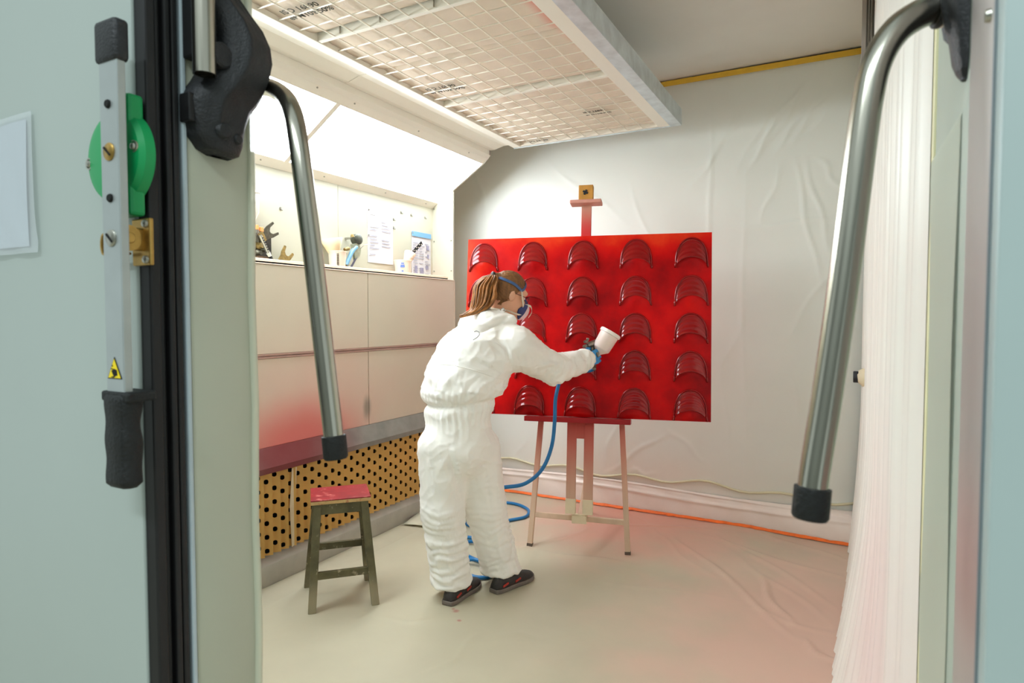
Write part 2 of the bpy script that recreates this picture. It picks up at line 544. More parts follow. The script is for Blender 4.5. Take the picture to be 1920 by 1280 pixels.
# ---- plastic film over the back wall, with real creases
CREASES = []
for (a, b, amp) in [((1520, 150), (1420, 300), 5), ((1500, 165), (1410, 290), 5), ((1540, 170), (1450, 290), 5), ((1490, 180), (1400, 320), 4),
                    ((1555, 180), (1470, 280), 5), ((1575, 190), (1480, 280), 3), ((1470, 150), (1380, 330), 3), ((1400, 210), (1290, 360), 3),
                    ((1380, 200), (1320, 330), 2), ((1490, 300), (1540, 540), 4), ((1510, 300), (1560, 480), 4), ((1470, 305), (1425, 420), 3), ((1535, 295), (1580, 360), 4),
                    ((1330, 120), (1335, 560), 2), ((1395, 300), (1395, 950), 2), ((1245, 330), (1350, 300), 2), ((1000, 390), (1085, 440), 4), ((980, 385), (1070, 445), 3), ((945, 400), (990, 445), 3),
                    ((960, 410), (930, 445), 2), ((1160, 780), (1130, 880), 3), ((1250, 810), (1130, 890), 3), ((1230, 890), (1180, 880), 3), ((1000, 800), (960, 870), 2), ((1330, 870), (1250, 800), 2),
                    ((1410, 560), (1350, 700), 2), ((1480, 700), (1520, 860), 2), ((1180, 340), (1260, 560), 2), ((1350, 650), (1370, 890), 2), ((1590, 460), (1470, 640), 3),
                    ((1020, 300), (1180, 420), 2), ((890, 300), (920, 430), 2), ((1350, 430), (1600, 410), 2)]:
    pa = onY(*a, YB); pb = onY(*b, YB)
    CREASES.append((pa.x, pa.z, pb.x, pb.z, amp * 0.0018))
FX0, FX1, FZ0, FZ1 = -2.84, XR + 0.03, 0.02, CEIL - 0.01
NXF, NZF = 250, 240
gx, gz = np.meshgrid(np.linspace(FX0, FX1, NXF + 1), np.linspace(FZ0, FZ1, NZF + 1))
disp = np.zeros_like(gx)
for (ax, az, bx_, bz, amp) in CREASES:
    dx, dz = bx_ - ax, bz - az; L2 = dx * dx + dz * dz
    t = np.clip(((gx - ax) * dx + (gz - az) * dz) / L2, 0, 1)
    wob = 0.012 * np.sin(t * 9 + ax * 40)
    d = np.hypot(gx - ax - t * dx + wob * dz / math.sqrt(L2), gz - az - t * dz - wob * dx / math.sqrt(L2))
    disp += amp * np.exp(-(d / 0.013) ** 2) * np.sin(PI * np.clip(t, 0.02, 0.98)) ** 0.5
disp += 0.006 * np.sin(gx * 2.3 + 1.1 * np.sin(gz * 1.7)) * np.sin(gz * 1.9 + gx) + 0.0025 * np.sin(gx * 9 + gz * 5) * np.sin(gz * 7 - gx * 3)
me = bpy.data.meshes.new('film')
vs = np.stack([gx, YB - 0.012 - disp, gz], -1).reshape(-1, 3)
ii = np.arange((NXF + 1) * (NZF + 1)).reshape(NZF + 1, NXF + 1)
fs = np.stack([ii[:-1, :-1], ii[:-1, 1:], ii[1:, 1:], ii[1:, :-1]], -1).reshape(-1, 4)
me.from_pydata(vs.tolist(), [], fs.tolist()); me.update()
fb = new_obj('plastic_sheet', me, M_film, None, smooth=True)
tag(fb, 'creased milky plastic sheet taped over the whole back wall', 'plastic sheet')
bm = BM(); prism(bm, [(-2.5, YB - 0.026, CEIL - 0.036), (0.12, YB - 0.026, CEIL - 0.048), (0.12, YB - 0.026, CEIL - 0.014), (-2.5, YB - 0.026, CEIL - 0.006)], (0, -0.006, 0))
o = new_obj('masking_tape', bm, M_yellowtape); tag(o, 'yellow tape line along the top of the back wall under the ceiling', 'tape')

# rolled-up film and tape along the foot of the back wall
b0 = empty('baseboard_back', (-1.2, 4.15, 0)); tag(b0, 'pinkish bulge of folded plastic along the foot of the back wall', None, kind='structure')


tp = [onZ(870, 908, 0), onZ(900, 912, 0), onZ(1000, 924, 0), onZ(1100, 938, 0), onZ(1200, 954, 0), onZ(1300, 971, 0), onZ(1400, 990, 0), onZ(1500, 1009, 0), onZ(1625, 1031, 0)]
tp = smooth_path(tp, 12)


def tape_y(x):
    if x <= tp[0].x: return tp[0].y
    for a, b in zip(tp[:-1], tp[1:]):
        if a.x <= x <= b.x: return a.y + (b.y - a.y) * (x - a.x) / max(1e-6, b.x - a.x)
    return tp[-1].y


def cove(u, v):
    x = -2.8 + 2.87 * u
    yt = min(tape_y(x) + 0.012, YB - 0.045)
    zt_ = 0.175 + 0.012 * math.sin(x * 3)
    a = v * PI / 2
    y = yt + (YB - 0.020 - yt) * (1 - math.cos(a)) ** 0.9
    z = 0.010 + zt_ * math.sin(a) ** 0.8
    fold = 0.010 * math.exp(-((v - 0.45 - 0.05 * math.sin(x * 2.2)) / 0.05) ** 2) + 0.008 * math.exp(-((v - 0.75 + 0.06 * math.sin(x * 1.7 + 1)) / 0.06) ** 2)
    return Vector((x, y - fold - 0.002 * math.sin(x * 23 + v * 9), z))


part('film_cove', sheet(160, 24, cove), M_filmroll, b0, smooth=True)
bm = BM()
pts = [Vector((-2.4 + 2.48 * k / 40, 4.228, 0.235 + 0.018 * math.sin(k * 0.8) + 0.01 * math.sin(k * 0.31))) for k in range(41)]
tube(bm, pts, 0.008, 6)
part('film_fold_edge', bm, mat('film_edge_cream', rgb(218, 210, 178), 0.45), b0, smooth=True)
# orange tape on the floor: a ragged ribbon
vs = []; fs = []
for k, p in enumerate(tp):
    p = Vector((p.x, min(p.y, YB - 0.057), 0))
    w1 = 0.015 + 0.010 * noise.noise(Vector((k * 0.5, 1, 0))); w0 = 0.013 + 0.016 * noise.noise(Vector((k * 0.9, 7, 0)))
    if k > 20: w0 *= 0.6
    vs += [(p.x, p.y - w0 * 1.1, 0.008), (p.x, p.y - 0.006, 0.013), (p.x, p.y + 0.002, 0.016 + 0.5 * w1)]
for k in range(len(tp) - 1):
    a = 3 * k
    fs += [(a, a + 3, a + 4, a + 1), (a + 1, a + 4, a + 5, a + 2)]
me = bpy.data.meshes.new('tape'); me.from_pydata(vs, [], fs)
o = new_obj('floor_tape', me, M_orangetape); tag(o, 'ragged orange tape holding the floor sheet along the back wall', 'tape')

# ---- plastic curtain along the right wall
def curtain(u, v):
    y = 1.045 + (4.17 - 1.045) * u
    z = 0.004 + 2.88 * v
    pl = 0.006 * math.sin(y * 41 + 1.5 * math.sin(z * 0.9)) + 0.004 * math.sin(y * 97 + z * 1.3) + 0.004 * noise.noise(Vector((y * 7, z * 1.2, 2)))
    fl = 0.11 * max(0, 1 - z / 0.95) ** 2 * (0.45 + 0.55 * math.exp(-((y - 2.4) / 0.9) ** 2))
    top = 0.004 * (1 - u)
    e = min(1.0, u / 0.03)
    return Vector((0.083 - e * (fl + pl + top) + 0.0125 * (1 - e), y, z))


me = sheet(260, 60, curtain)
o = new_obj('plastic_curtain', me, M_curtain, None, smooth=True)
tag(o, 'long pleated white plastic film hanging down the right wall to the floor', 'plastic sheet')
# stub pipe poking out of the curtain
st = thing('pipe_stub', 'short black pipe stub taped where it pokes through the right curtain', 'pipe', (0.07, 4.0, 1.02))
c0 = onX(1618, 706, 0.075)
bm = BM(); cyl(bm, (0.10, 3.70, 1.035), (0.028, 3.70, 1.035), 0.030, 0.030, 20, 0.003)
part('pipe', bm, M_blackplastic, st, auto=50)
bm = BM(); lathe(bm, (0.085, 3.70, 1.035), (-1, 0, 0), [(0.055, 0), (0.05, 0.010), (0.038, 0.026), (0.031, 0.036)], 12)
for v in bm.verts: v.co += Vector((0.004 * noise.noise(v.co * 30), 0.006 * noise.noise(v.co * 40 + Vector((3, 1, 2))), 0.008 * noise.noise(v.co * 34)))
part('tape_wrap', bm, M_masktape, st, smooth=True)
# dark rail high on the right wall
rl = thing('curtain_rail', 'dark ribbed rail high on the right above the curtain', 'rail', (0.06, 3.2, 2.5))
for k in range(4):
    bm = BM(); box(bm, 0.045 + 0.010 * k, 0.053 + 0.010 * k, 3.18, 3.22, 2.36, 2.9, 0.002)
    part('rib', bm, mat('rail_dark', rgb(84, 80, 72), 0.5), rl)
bm = BM(); box(bm, 0.028, 0.045, 3.18, 3.23, 2.36, 2.9, 0.002)
part('grey_edge', bm, mat('rail_grey', rgb(158, 150, 142), 0.5), rl)

# ---- floor film: a thin sheet with real folds
FOLDS = []
for (a, b, amp) in [((1270, 1010), (1500, 1200), 7), ((1300, 1000), (1600, 1090), 4), ((1400, 990), (1610, 1060), 4), ((1340, 1000), (1590, 1150), 4), ((1500, 1200), (1590, 1260), 8),
                    ((1420, 1080), (1480, 1170), 9), ((1180, 960), (1250, 1010), 3), ((1150, 980), (1400, 1000), 3), ((950, 1040), (1110, 990), 3), ((1000, 1030), (1190, 1060), 3),
                    ((1100, 1085), (1400, 1130), 2), ((1400, 1140), (1590, 1200), 3), ((1380, 1040), (1560, 1170), 3), ((1230, 1000), (1330, 1080), 3), ((1300, 980), (1470, 1000), 3),
                    ((905, 1190), (790, 1275), 3), ((905, 1190), (1020, 1195), 2), ((700, 1160), (840, 1165), 2), ((1040, 1000), (950, 1090), 2)]:
    pa = onZ(*a, 0); pb = onZ(*b, 0); FOLDS.append((pa.x, pa.y, pb.x, pb.y, amp * 0.0016))
NX, NY = 200, 220
gx, gy = np.meshgrid(np.linspace(-2.36, 0.06, NX + 1), np.linspace(0.95, 4.21, NY + 1))
hz = np.zeros_like(gx)
for (ax, ay, bx_, by_, amp) in FOLDS:
    dx, dy = bx_ - ax, by_ - ay; L2 = dx * dx + dy * dy
    t = np.clip(((gx - ax) * dx + (gy - ay) * dy) / L2, 0, 1)
    wob = 0.02 * np.sin(t * 7 + ax * 30)
    d = np.hypot(gx - ax - t * dx + wob * dy / math.sqrt(L2), gy - ay - t * dy - wob * dx / math.sqrt(L2))
    hz += amp * np.exp(-(d / 0.014) ** 2) * np.sin(PI * np.clip(t, 0.02, 0.98)) ** 0.5
hz += 0.0022 + 0.0012 * np.sin(gx * 5 + gy * 2) * np.sin(gy * 4 - gx)
me = bpy.data.meshes.new('floorfilm')
vs = np.stack([gx, gy, hz], -1).reshape(-1, 3)
ii = np.arange((NX + 1) * (NY + 1)).reshape(NY + 1, NX + 1)
fs = np.stack([ii[:-1, :-1], ii[:-1, 1:], ii[1:, 1:], ii[1:, :-1]], -1).reshape(-1, 4)
me.from_pydata(vs.tolist(), [], fs.tolist()); me.update()
o = new_obj('floor_sheet', me, M_floorfilm, None, smooth=True)
tag(o, 'wrinkled beige protective sheet on the floor with pink overspray near the easel', 'floor sheet')

# ------------------------------------------------------------------ extraction wall on the left
ew = thing('extraction_wall', 'cream extraction wall unit with perforated brown filter along the left side', 'extraction unit', (-2.6, 2.4, 0))
YS = [0.74, 1.058, 1.998, 2.938, YE]
for i in range(4):
    g = 0.0025
    for (z0, z1) in ((1.160, 1.605), (0.692, 1.136)):
        bm = BM(); box(bm, XL - 0.03, XL, YS[i] + g, YS[i + 1] - g, z0, z1, 0.003)
        part('wall_panel', bm, M_wallpanel, ew)
for i, (z0, z1, dx) in enumerate(((1.137, 1.145, 0.004), (1.151, 1.159, 0.004), (1.145, 1.151, -0.004))):
    bm = BM(); box(bm, XL - 0.025, XL + dx, 0.74, YE, z0, z1, 0.001)
    part('rail', bm, M_rail, ew)
bm = BM(); box(bm, -2.86, XL - 0.028, 0.74, YE, 0.16, 1.60)
part('body', bm, M_duct, ew)
bm = BM(); box(bm, XL - 0.10, XL + 0.002, 0.74, YE, 1.6055, 1.612, 0.002); box(bm, XL - 0.06, XL - 0.05, 0.74, YE - 0.01, 1.61, 1.640, 0.002)
part('shelf_lip', bm, mat('lip_pinkish', rgb(228, 210, 190), 0.5, var=0.03), ew)
bm = BM(); prism(bm, [(XL - 0.03, 0.74, 0.692), (XL + 0.004, 0.74, 0.692), (XL + 0.045, 0.74, 0.60), (XL + 0.045, 0.74, 0.572), (XL - 0.03, 0.74, 0.572)], (0, YE - 0.74, 0))
part('ledge', bm, M_ledge, ew)
# base duct
bm = BM(); prism(bm, [(XL - 0.1, 0.74, 0.0), (XL + 0.02, 0.74, 0.0), (XL + 0.02, 0.74, 0.105), (XL - 0.01, 0.74, 0.150), (XL - 0.1, 0.74, 0.150)], (0, YE - 0.74, 0), 0.003)
part('base_duct', bm, M_duct, ew, auto=40)
# recess back, shelf and end cheek
bm = BM(); box(bm, -2.86, -2.735, 0.74, 2.886, 1.60, 2.40); box(bm, -2.86, -2.735, 2.889, YE - 0.01, 1.60, 2.40)
part('recess_back', bm, M_recess, ew)
bm = BM(); box(bm, -2.735, XL - 0.05, 0.74, YE - 0.01, 1.60, 1.625)
part('shelf', bm, M_recess, ew)
bm = BM(); prism(bm, [(-2.86, YE - 0.012, 1.60), (XL - 0.002, YE - 0.012, 1.612), (XL - 0.002, YE - 0.012, 2.255), (-2.735, YE - 0.012, 2.16), (-2.86, YE - 0.012, 2.16)], (0, 0.014, 0))
ck = part('end_cheek', bm, M_recess, ew)
bm = BM(); box(bm, XL - 0.028, XL + 0.002, YE - 0.004, YE + 0.004, 0.0, 1.605); box(bm, -2.86, XL - 0.028, YE - 0.002, YE + 0.002, 0.0, 1.605)
part('end_panel', bm, M_wallpanel, ew)
for (y, z) in ((YE - 0.012, 2.14), (YE - 0.012, 1.90), (YE - 0.012, 1.68)):
    for x in (-2.72, -2.57):
        bm = BM(); cyl(bm, (x, y + 0.001, z), (x, y - 0.003, z), 0.006, 0.005, 10)
        part('screw_head', bm, M_screw, ew)

# perforated pleated filter: every pleat one part
pf = empty('pleated_filter'); pf.parent = ew; pf['label'] = 'brown pleated card filter with rows of round holes'
NH = 6
Z0F, Z1F = 0.150, 0.574
PITCH_P = 0.0508


def pleat_mesh(offset, nh):
    """one pleat: an angled strip pierced by a row of round holes, and its return face"""
    verts = []; faces = []
    w = PITCH_P; hh = 0.036   # strip from (y=0,x=0) to (y=w,x=+hh) then back
    pitch = 0.070
    nseg = 14; r = 0.0125

    def P(s, z):   # s in 0..1 across the strip
        return (hh * s, w * s * 0.86, z)
    cz = [Z0F + offset + pitch * k for k in range(nh)]
    zs = [Z0F] + [(a + b) / 2 for a, b in zip(cz[:-1], cz[1:])] + [Z1F]
    sw = math.hypot(hh, w * 0.86)
    for k in range(nh):
        z0, z1 = zs[k], zs[k + 1]; zc = cz[k]
        base = len(verts)
        ring = []; outer = []
        for q in range(nseg):
            a = 2 * PI * q / nseg
            cs, sn = math.cos(a), math.sin(a)
            ring.append(P(0.5 + r * cs / sw, zc + r * sn))
            # outer boundary point along the same angle on the cell rectangle
            tx = (0.5 * sw) / abs(cs) if abs(cs) > 1e-6 else 1e9
            tz = ((z1 - zc) if sn > 0 else (zc - z0)) / abs(sn) if abs(sn) > 1e-6 else 1e9
            t = min(tx, tz)
            outer.append((t * cs, t * sn))
        for q in range(nseg):
            verts.append(ring[q])
        for q in range(nseg):
            verts.append(P(0.5 + outer[q][0] / sw, zc + outer[q][1]))
        corners = {}
        for (sx, zz) in ((1, z1), (-1, z1), (-1, z0), (1, z0)):
            corners[(sx, zz)] = len(verts); verts.append(P(0.5 + 0.5 * sx, zz))
        for q in range(nseg):
            q2 = (q + 1) % nseg
            o1, o2 = outer[q], outer[q2]
            e1 = 'x' if abs(abs(o1[0]) - 0.5 * sw) < 1e-7 else 'z'
            e2 = 'x' if abs(abs(o2[0]) - 0.5 * sw) < 1e-7 else 'z'
            f = [base + q, base + nseg + q]
            if e1 != e2:
                sx = 1 if (o1[0] if e1 == 'x' else o2[0]) > 0 else -1
                zz = z1 if (o1[1] if e1 == 'z' else o2[1]) > 0 else z0
                f.append(corners[(sx, zz)])
            f += [base + nseg + q2, base + q2]
            faces.append(tuple(f))
    b = len(verts)
    verts += [P(1, Z0F), P(1, Z1F), (0.0, w, Z1F), (0.0, w, Z0F)]
    faces.append((b, b + 1, b + 2, b + 3))
    me = bpy.data.meshes.new('pleat'); me.from_pydata(verts, [], faces); me.materials.append(M_card); me.update()
    return me


pm = [pleat_mesh(0.050, NH), pleat_mesh(0.022, NH)]
npl = int((YE - 0.78) / PITCH_P)
for i in range(npl):
    y = YE - 0.01 - PITCH_P * (i + 1)
    if y < 1.9: break
    o = bpy.data.objects.new('pleat', pm[i % 2]); COL.objects.link(o); o.parent = pf
    o.location = Vector((XL - 0.015, y, 0)) - Vector(ew.location)
bm = BM(); box(bm, XL - 0.027, XL - 0.024, 1.7, YE, Z0F, Z1F)
part('dark_backing', bm, M_dark, pf)
# vertical strip of masking tape on the filter
bm = BM(); prism(bm, [onX(547, 878, XL + 0.012), onX(556, 875, XL + 0.012), onX(553, 950, XL + 0.012), onX(556, 1018, XL + 0.012), onX(547, 1025, XL + 0.012), onX(543, 950, XL + 0.012)], (0.002, 0, 0))
part('tape_strip', bm, M_masktape, ew)

# ---- light fixture above the recess: two sloped diffusers in a white housing
lf = thing('light_fixture', 'long sloped light fixture with two glowing white diffusers above the shelf', 'light', (-2.45, 2.8, 2.3))
DT = Vector((-2.305, 0, 2.432)); DB = Vector((-2.690, 0, 2.178))
dn = Vector((DB.z - DT.z, 0, DT.x - DB.x)).normalized()
if dn.x < 0: dn = -dn
if dn.z > 0: dn = Vector((dn.x, 0, -abs(dn.z)))
dn = Vector((0.55, 0, -0.835))
spans = ((0.80, 2.432), (2.462, YE - 0.012))
for (a, b) in spans:
    bm = BM(); prism(bm, [DT + Vector((0, a, 0)), DT + Vector((0, b, 0)), DB + Vector((0, b, 0)), DB + Vector((0, a, 0))], -dn * 0.012)
    part('diffuser', bm, M_diffuser, lf)
bm = BM(); prism(bm, [DT + Vector((0, 2.432, 0)) + dn * 0.006, DT + Vector((0, 2.462, 0)) + dn * 0.006, DB + Vector((0, 2.462, 0)) + dn * 0.006, DB + Vector((0, 2.432, 0)) + dn * 0.006], -dn * 0.03)
part('divider_bar', bm, M_white, lf)
bm = BM(); prism(bm, [DB + Vector((0.004, 0.74, 0.004)) + dn * 0.004, DB + Vector((-0.05, 0.74, -0.035)) + dn * 0.004, DB + Vector((-0.05, 0.74, 0.03)), DB + Vector((0.0, 0.74, 0.03))], (0, YE - 0.74 - 0.012, 0))
part('lower_flange', bm, M_white, lf)
bm = BM(); prism(bm, [DT + Vector((-0.006, 0.74, -0.004)) + dn * 0.004, (-2.262, 0.74, 2.455), (-2.245, 0.74, 2.478), (-2.245, 0.74, 2.53), (-2.33, 0.74, 2.53), DT + Vector((-0.01, 0.74, 0.03))], (0, YE - 0.74, 0))
part('upper_flange', bm, M_white, lf)
prof = [(-2.245, 2.512), (-2.21, 2.512), (-2.17, 2.522), (-2.14, 2.530), (-2.10, 2.530), (-2.07, 2.522), (-2.062, 2.512), (-2.062, 2.60), (-2.245, 2.60)]
for (y0, y1) in ((0.74, 2.418), (2.421, YE)):
    bm = BM(); prism(bm, [(x, y0, z) for x, z in prof], (0, y1 - y0, 0))
    part('cove_panel', bm, M_white, lf)
bm = BM(); prism(bm, [DB + Vector((0, YE - 0.011, -0.006)), DT + Vector((0.01, YE - 0.011, -0.004)), (-2.245, YE - 0.011, 2.478), (-2.245, YE - 0.011, 2.60), (-2.855, YE - 0.011, 2.60), (-2.855, YE - 0.011, 2.178)], (0, 0.016, 0))
part('end_plate', bm, M_white, lf)
bm = BM(); box(bm, -2.855, -2.245, 0.74, YE - 0.012, 2.60, 2.62)
part('top_plate', bm, M_white, lf)
for y in (1.9, 2.27, 2.53, 3.08, 3.64):
    bm = BM(); p = Vector((-2.275, y, 2.449)); cyl(bm, p - dn * 0.002, p + dn * 0.006, 0.006, 0.004, 8)
    part('screw_head', bm, M_screw, lf)
for y in (2.30, 2.75, 3.3, 3.75):
    bm = BM(); p = DB + Vector((-0.02, y, -0.014)); cyl(bm, p - dn * 0.002, p + dn * 0.008, 0.006, 0.004, 8)
    part('screw_head', bm, M_screw, lf)

# ---- ceiling filter: frame, wire grid, fleece pads
cf = thing('ceiling_filter', 'large suspended ceiling filter with white wire grid and galvanised edge', 'ceiling filter', (-1.5, 2.5, 2.5))
X0, X1 = -2.0, -1.05
for (nm, x0, x1, z0, z1, m) in (('side_rail', -2.058, -2.0, 2.506, 2.56, M_white), ('rail_groove', -2.062, -2.058, 2.512, 2.55, M_dark), ('side_rail', -1.05, -0.978, 2.506, 2.56, M_white)):
    bm = BM(); box(bm, x0, x1, 0.74, YE, z0, z1, 0.002)
    part(nm, bm, m, cf)
for y in (1.06, 2.003, 2.943, YE - 0.02):
    bm = BM(); box(bm, X0, X1, y, y + 0.022, 2.508, 2.55, 0.002)
    part('cross_bar', bm, M_white, cf)
bm = BM(); box(bm, -0.978, -0.915, 0.74, YE + 0.01, 2.502, 2.507)
part('edge_flange', bm, M_galv, cf)
bm = BM(); box(bm, -0.918, -0.912, 0.74, YE + 0.01, 2.502, 2.60, 0.002)
part('edge_fascia', bm, M_galv, cf)
bm = BM(); box(bm, -2.06, -0.912, YE + 0.002, YE + 0.010, 2.502, 2.60, 0.002)
part('end_fascia', bm, M_galv, cf)
bm = BM(); box(bm, -2.06, -0.918, 0.74, YE + 0.002, 2.575, 2.60)
part('top_tray', bm, M_galv, cf)
wg = empty('wire_grid'); wg.parent = cf


def wire(a, b):
    bm = BM(); tube(bm, [a, b], 0.0030, 6, True)
    off = Vector(cf.location)
    o = new_obj('wire', bm, M_wire, None, smooth=True); o.data.transform(Matrix.Translation(-off)); o.parent = wg


for k in range(1, 10):
    x = X0 + (X1 - X0) * k / 10
    wire((x, 0.9, 2.5105), (x, YE - 0.02, 2.5105))
for (ya, yb, n) in ((1.082, 2.003, 9), (2.025, 2.943, 9), (2.965, YE - 0.02, 9)):
    for k in range(1, n):
        y = ya + (yb - ya) * k / n
        wire((X0, y, 2.5145), (X1, y, 2.5145))
for (x, y) in ((-1.87, 2.0), (-1.66, 2.0), (-1.4, 2.0)):
    bm = BM(); box(bm, x - 0.003, x + 0.003, y - 0.004, y - 0.001, 2.512, 2.545)
    part('grid_clip', bm, M_screw, cf)
for (ya, yb) in ((0.76, 1.06), (1.084, 1.55), (1.552, 1.99), (2.025, 2.43), (2.434, 2.935), (2.965, 3.42), (3.422, YE - 0.02)):
    def pad(u, v, ya=ya, yb=yb):
        x = X0 + 0.001 + (X1 - X0 - 0.002) * u; y = ya + (yb - ya) * v
        e = min(v, 1 - v) * (yb - ya)
        sag = 0.012 * (1 - min(1, e / 0.07)) ** 2 + 0.0035 * noise.noise(Vector((x * 6, y * 6, ya)))
        ce = 0.0012 * abs(math.sin(x * PI / 0.095)) * abs(math.sin(y * PI / 0.1))
        return Vector((x, y, 2.5265 + sag - ce))
    me = sheet(40, 24, pad, 0.02, (0, 0, 1))
    part('filter_pad', me, M_pad, cf, smooth=True)


def filter_print(px, py, lines, size):
    p = onZ(px, py, 2.5175)
    wy = min([a + (b - a) * k / 9 for (a, b) in ((1.082, 2.003), (2.025, 2.943), (2.965, YE - 0.02)) for k in range(10)], key=lambda q: abs(q - p.y))
    for i, s in enumerate(lines):
        # lettering on the underside: reads with its baseline along the frame's long wires
        ux = Vector((0.998, 0.05, 0)); uy = Vector((-0.05, 0.998, 0))
        M = Matrix((ux, -uy, ux.cross(-uy))).transposed().to_4x4()
        M.translation = Vector((p.x + 0.01 * i, wy + (0.024 if i else -0.024), p.z))
        part('printed_text', text_mesh(s, size, M), M_ink, cf)


filter_print(576, 24, ['ISO 16890', 'ePM10≥50%'], 0.042)
filter_print(829, 166, ['ISO 16890', 'ePM10≥50%'], 0.040)
filter_print(1120, 214, ['ISO 16890', 'ePM10≥50%'], 0.030)
filter_print(1008, 264, ['ISO 16890', 'ePM10≥50%'], 0.034)
# ------------------------------------------------------------------ door hardware
def push_lever(name, label, pts, r, cap_len, flip):
    t = thing(name, label, 'handle', pts[-1])
    path = smooth_path(pts, 8)
    bm = BM(); tube(bm, path, r, 24)
    part('bent_pipe', bm, M_steel, t, smooth=True)
    d = (path[-1] - path[-2]).normalized()
    bm = BM(); lathe(bm, path[-1] - d * cap_len * 0.55, d, [(r * 1.02, 0), (r * 1.22, 0.001), (r * 1.22, cap_len - 0.003), (r * 1.1, cap_len), (0, cap_len)], 28)
    part('end_cap', bm, M_grip, t, auto=50, label='black rubber cap')
    return t, path


lp = [cp(478, 163, 1.10), cp(496, 163, 1.075), cp(514, 168, 1.045), cp(535, 184, 1.01), cp(549, 212, 0.982), cp(558, 255, 0.965), cp(568, 330, 0.956), cp(587, 480, 0.955), cp(606, 645, 0.955), cp(625, 812, 0.955), cp(628, 840, 0.955)]
lev1, path1 = push_lever('push_lever', 'bent steel push lever with black cap hanging from the left door post', lp, 0.0150, 0.036, 1)
bm = BM(); lathe(bm, path1[-6], (path1[-5] - path1[-6]).normalized(), [(0.0155, 0), (0.0175, 0.001), (0.017, 0.004), (0.0152, 0.005)], 18)
for v in bm.verts: v.co += Vector([0.0015 * noise.noise(v.co * 200 + Vector((k, 0, 0))) for k in range(3)])
part('paint_crust', bm, M_masktape, lev1)
# housing on the left post: bulging cast cover (local: across the post = y, up = z, out of the post = x)
ROWS = [(1.600, 0.648, 0.694, 0.022), (1.606, 0.630, 0.706, 0.032), (1.622, 0.616, 0.712, 0.036), (1.650, 0.608, 0.716, 0.040), (1.676, 0.606, 0.724, 0.046), (1.690, 0.612, 0.730, 0.052),
        (1.705, 0.622, 0.737, 0.058), (1.730, 0.636, 0.744, 0.066), (1.755, 0.643, 0.747, 0.070), (1.780, 0.645, 0.744, 0.068), (1.805, 0.641, 0.734, 0.060), (1.828, 0.632, 0.716, 0.048),
        (1.845, 0.624, 0.702, 0.042), (1.870, 0.618, 0.700, 0.038), (1.890, 0.618, 0.698, 0.034), (1.897, 0.626, 0.690, 0.022)]
ROWS = [(z, a + 0.004, b + (0.001 if z > 1.68 else -0.004), p) for z, a, b, p in ROWS]


def housing(x_face, sgn, rows, yoff=0.0, wscale=1.0):
    bm = BM(); nn = 22
    rings = []
    rr = []
    for i in range(len(rows) - 1):
        for k in range(4):
            t = k / 4; t = t * t * (3 - 2 * t)
            rr.append(tuple(rows[i][q] + (rows[i + 1][q] - rows[i][q]) * (k / 4) for q in range(4)))
    rr.append(rows[-1])
    for (z, ya, yb, p) in rr:
        row = []
        p *= wscale
        for k in range(nn + 1):
            u = k / nn
            prof = min(1.0, (math.sin(PI * u)) ** 0.33 if 0 < u < 1 else 0)
            rib = 0.005 * math.exp(-((u - 0.34) / 0.05) ** 2) + 0.005 * math.exp(-((u - 0.82) / 0.04) ** 2) - 0.003 * math.exp(-((u - 0.58) / 0.12) ** 2)
            if z < 1.64 or z > 1.85: rib *= 0.1
            x = p * prof + rib * prof
            row.append(bm.verts.new((x_face + sgn * x, yoff + ya + (yb - ya) * u, z)))
        rings.append(row)
    for a, b in zip(rings[:-1], rings[1:]):
        for k in range(nn):
            bm.faces.new((a[k], a[k + 1], b[k + 1], b[k]) if sgn > 0 else (a[k + 1], a[k], b[k], b[k + 1]))
    for row, fl in ((rings[0], sgn > 0), (rings[-1], sgn < 0)):
        bm.faces.new(row if fl else list(reversed(row)))
    return bm


part('cast_housing', housing(-0.8895, 1, ROWS), M_blackplastic, lev1, smooth=True, label='bulging black housing of the lever')
for (y, z, x, r) in ((0.655, 1.634, -0.853, 0.013), (0.683, 1.628, -0.857, 0.009), (0.676, 1.872, -0.853, 0.010), (0.640, 1.880, -0.858, 0.011)):
    bm = BM(); cyl(bm, (x - 0.004, y, z), (x + 0.006, y, z), r, r * 0.9, 18, 0.002)
    part('bolt_cap', bm, M_blackplastic, lev1, auto=40)
bm = BM(); box(bm, -0.8895, -0.866, 0.608, 0.618, 1.640, 1.682, 0.002)
part('mount_flange', bm, M_rubber, lev1)
# upright rod beside it
rdt = thing('locking_rod', 'upright steel rod with a hollow cut end at the left housing', 'rod', (-0.845, 0.61, 1.70))
ra = onX(384, 140, -0.848); rb = Vector((ra.x, ra.y, 2.3))
bm = BM(); tube(bm, [ra, rb], 0.0165, 24, False); tube(bm, [ra + Vector((0, 0, 0.0)), rb], 0.0140, 24, False)
tube(bm, [ra, ra + Vector((0, 0, 0.0001))], [0.0165, 0.0140], 24, False)
part('rod', bm, M_steel, rdt, smooth=True)
bm = BM(); lathe(bm, ra + Vector((0, 0, 0.012)), (0, 0, 1), [(0.0139, 0), (0.0139, 0.004)], 16)
part('inner_plug', bm, M_dark, rdt)
bm = BM(); cyl(bm, (-0.875, ra.y + 0.02, ra.z + 0.035), (-0.835, ra.y + 0.024, ra.z + 0.035), 0.019, 0.019, 20, 0.003)
part('pivot_boss', bm, M_blackplastic, rdt, auto=40)
bm = BM(); box(bm, -0.888, -0.862, ra.y - 0.008, ra.y + 0.012, 1.735, 2.25, 0.003)
part('rod_guide', bm, M_rubber, rdt)

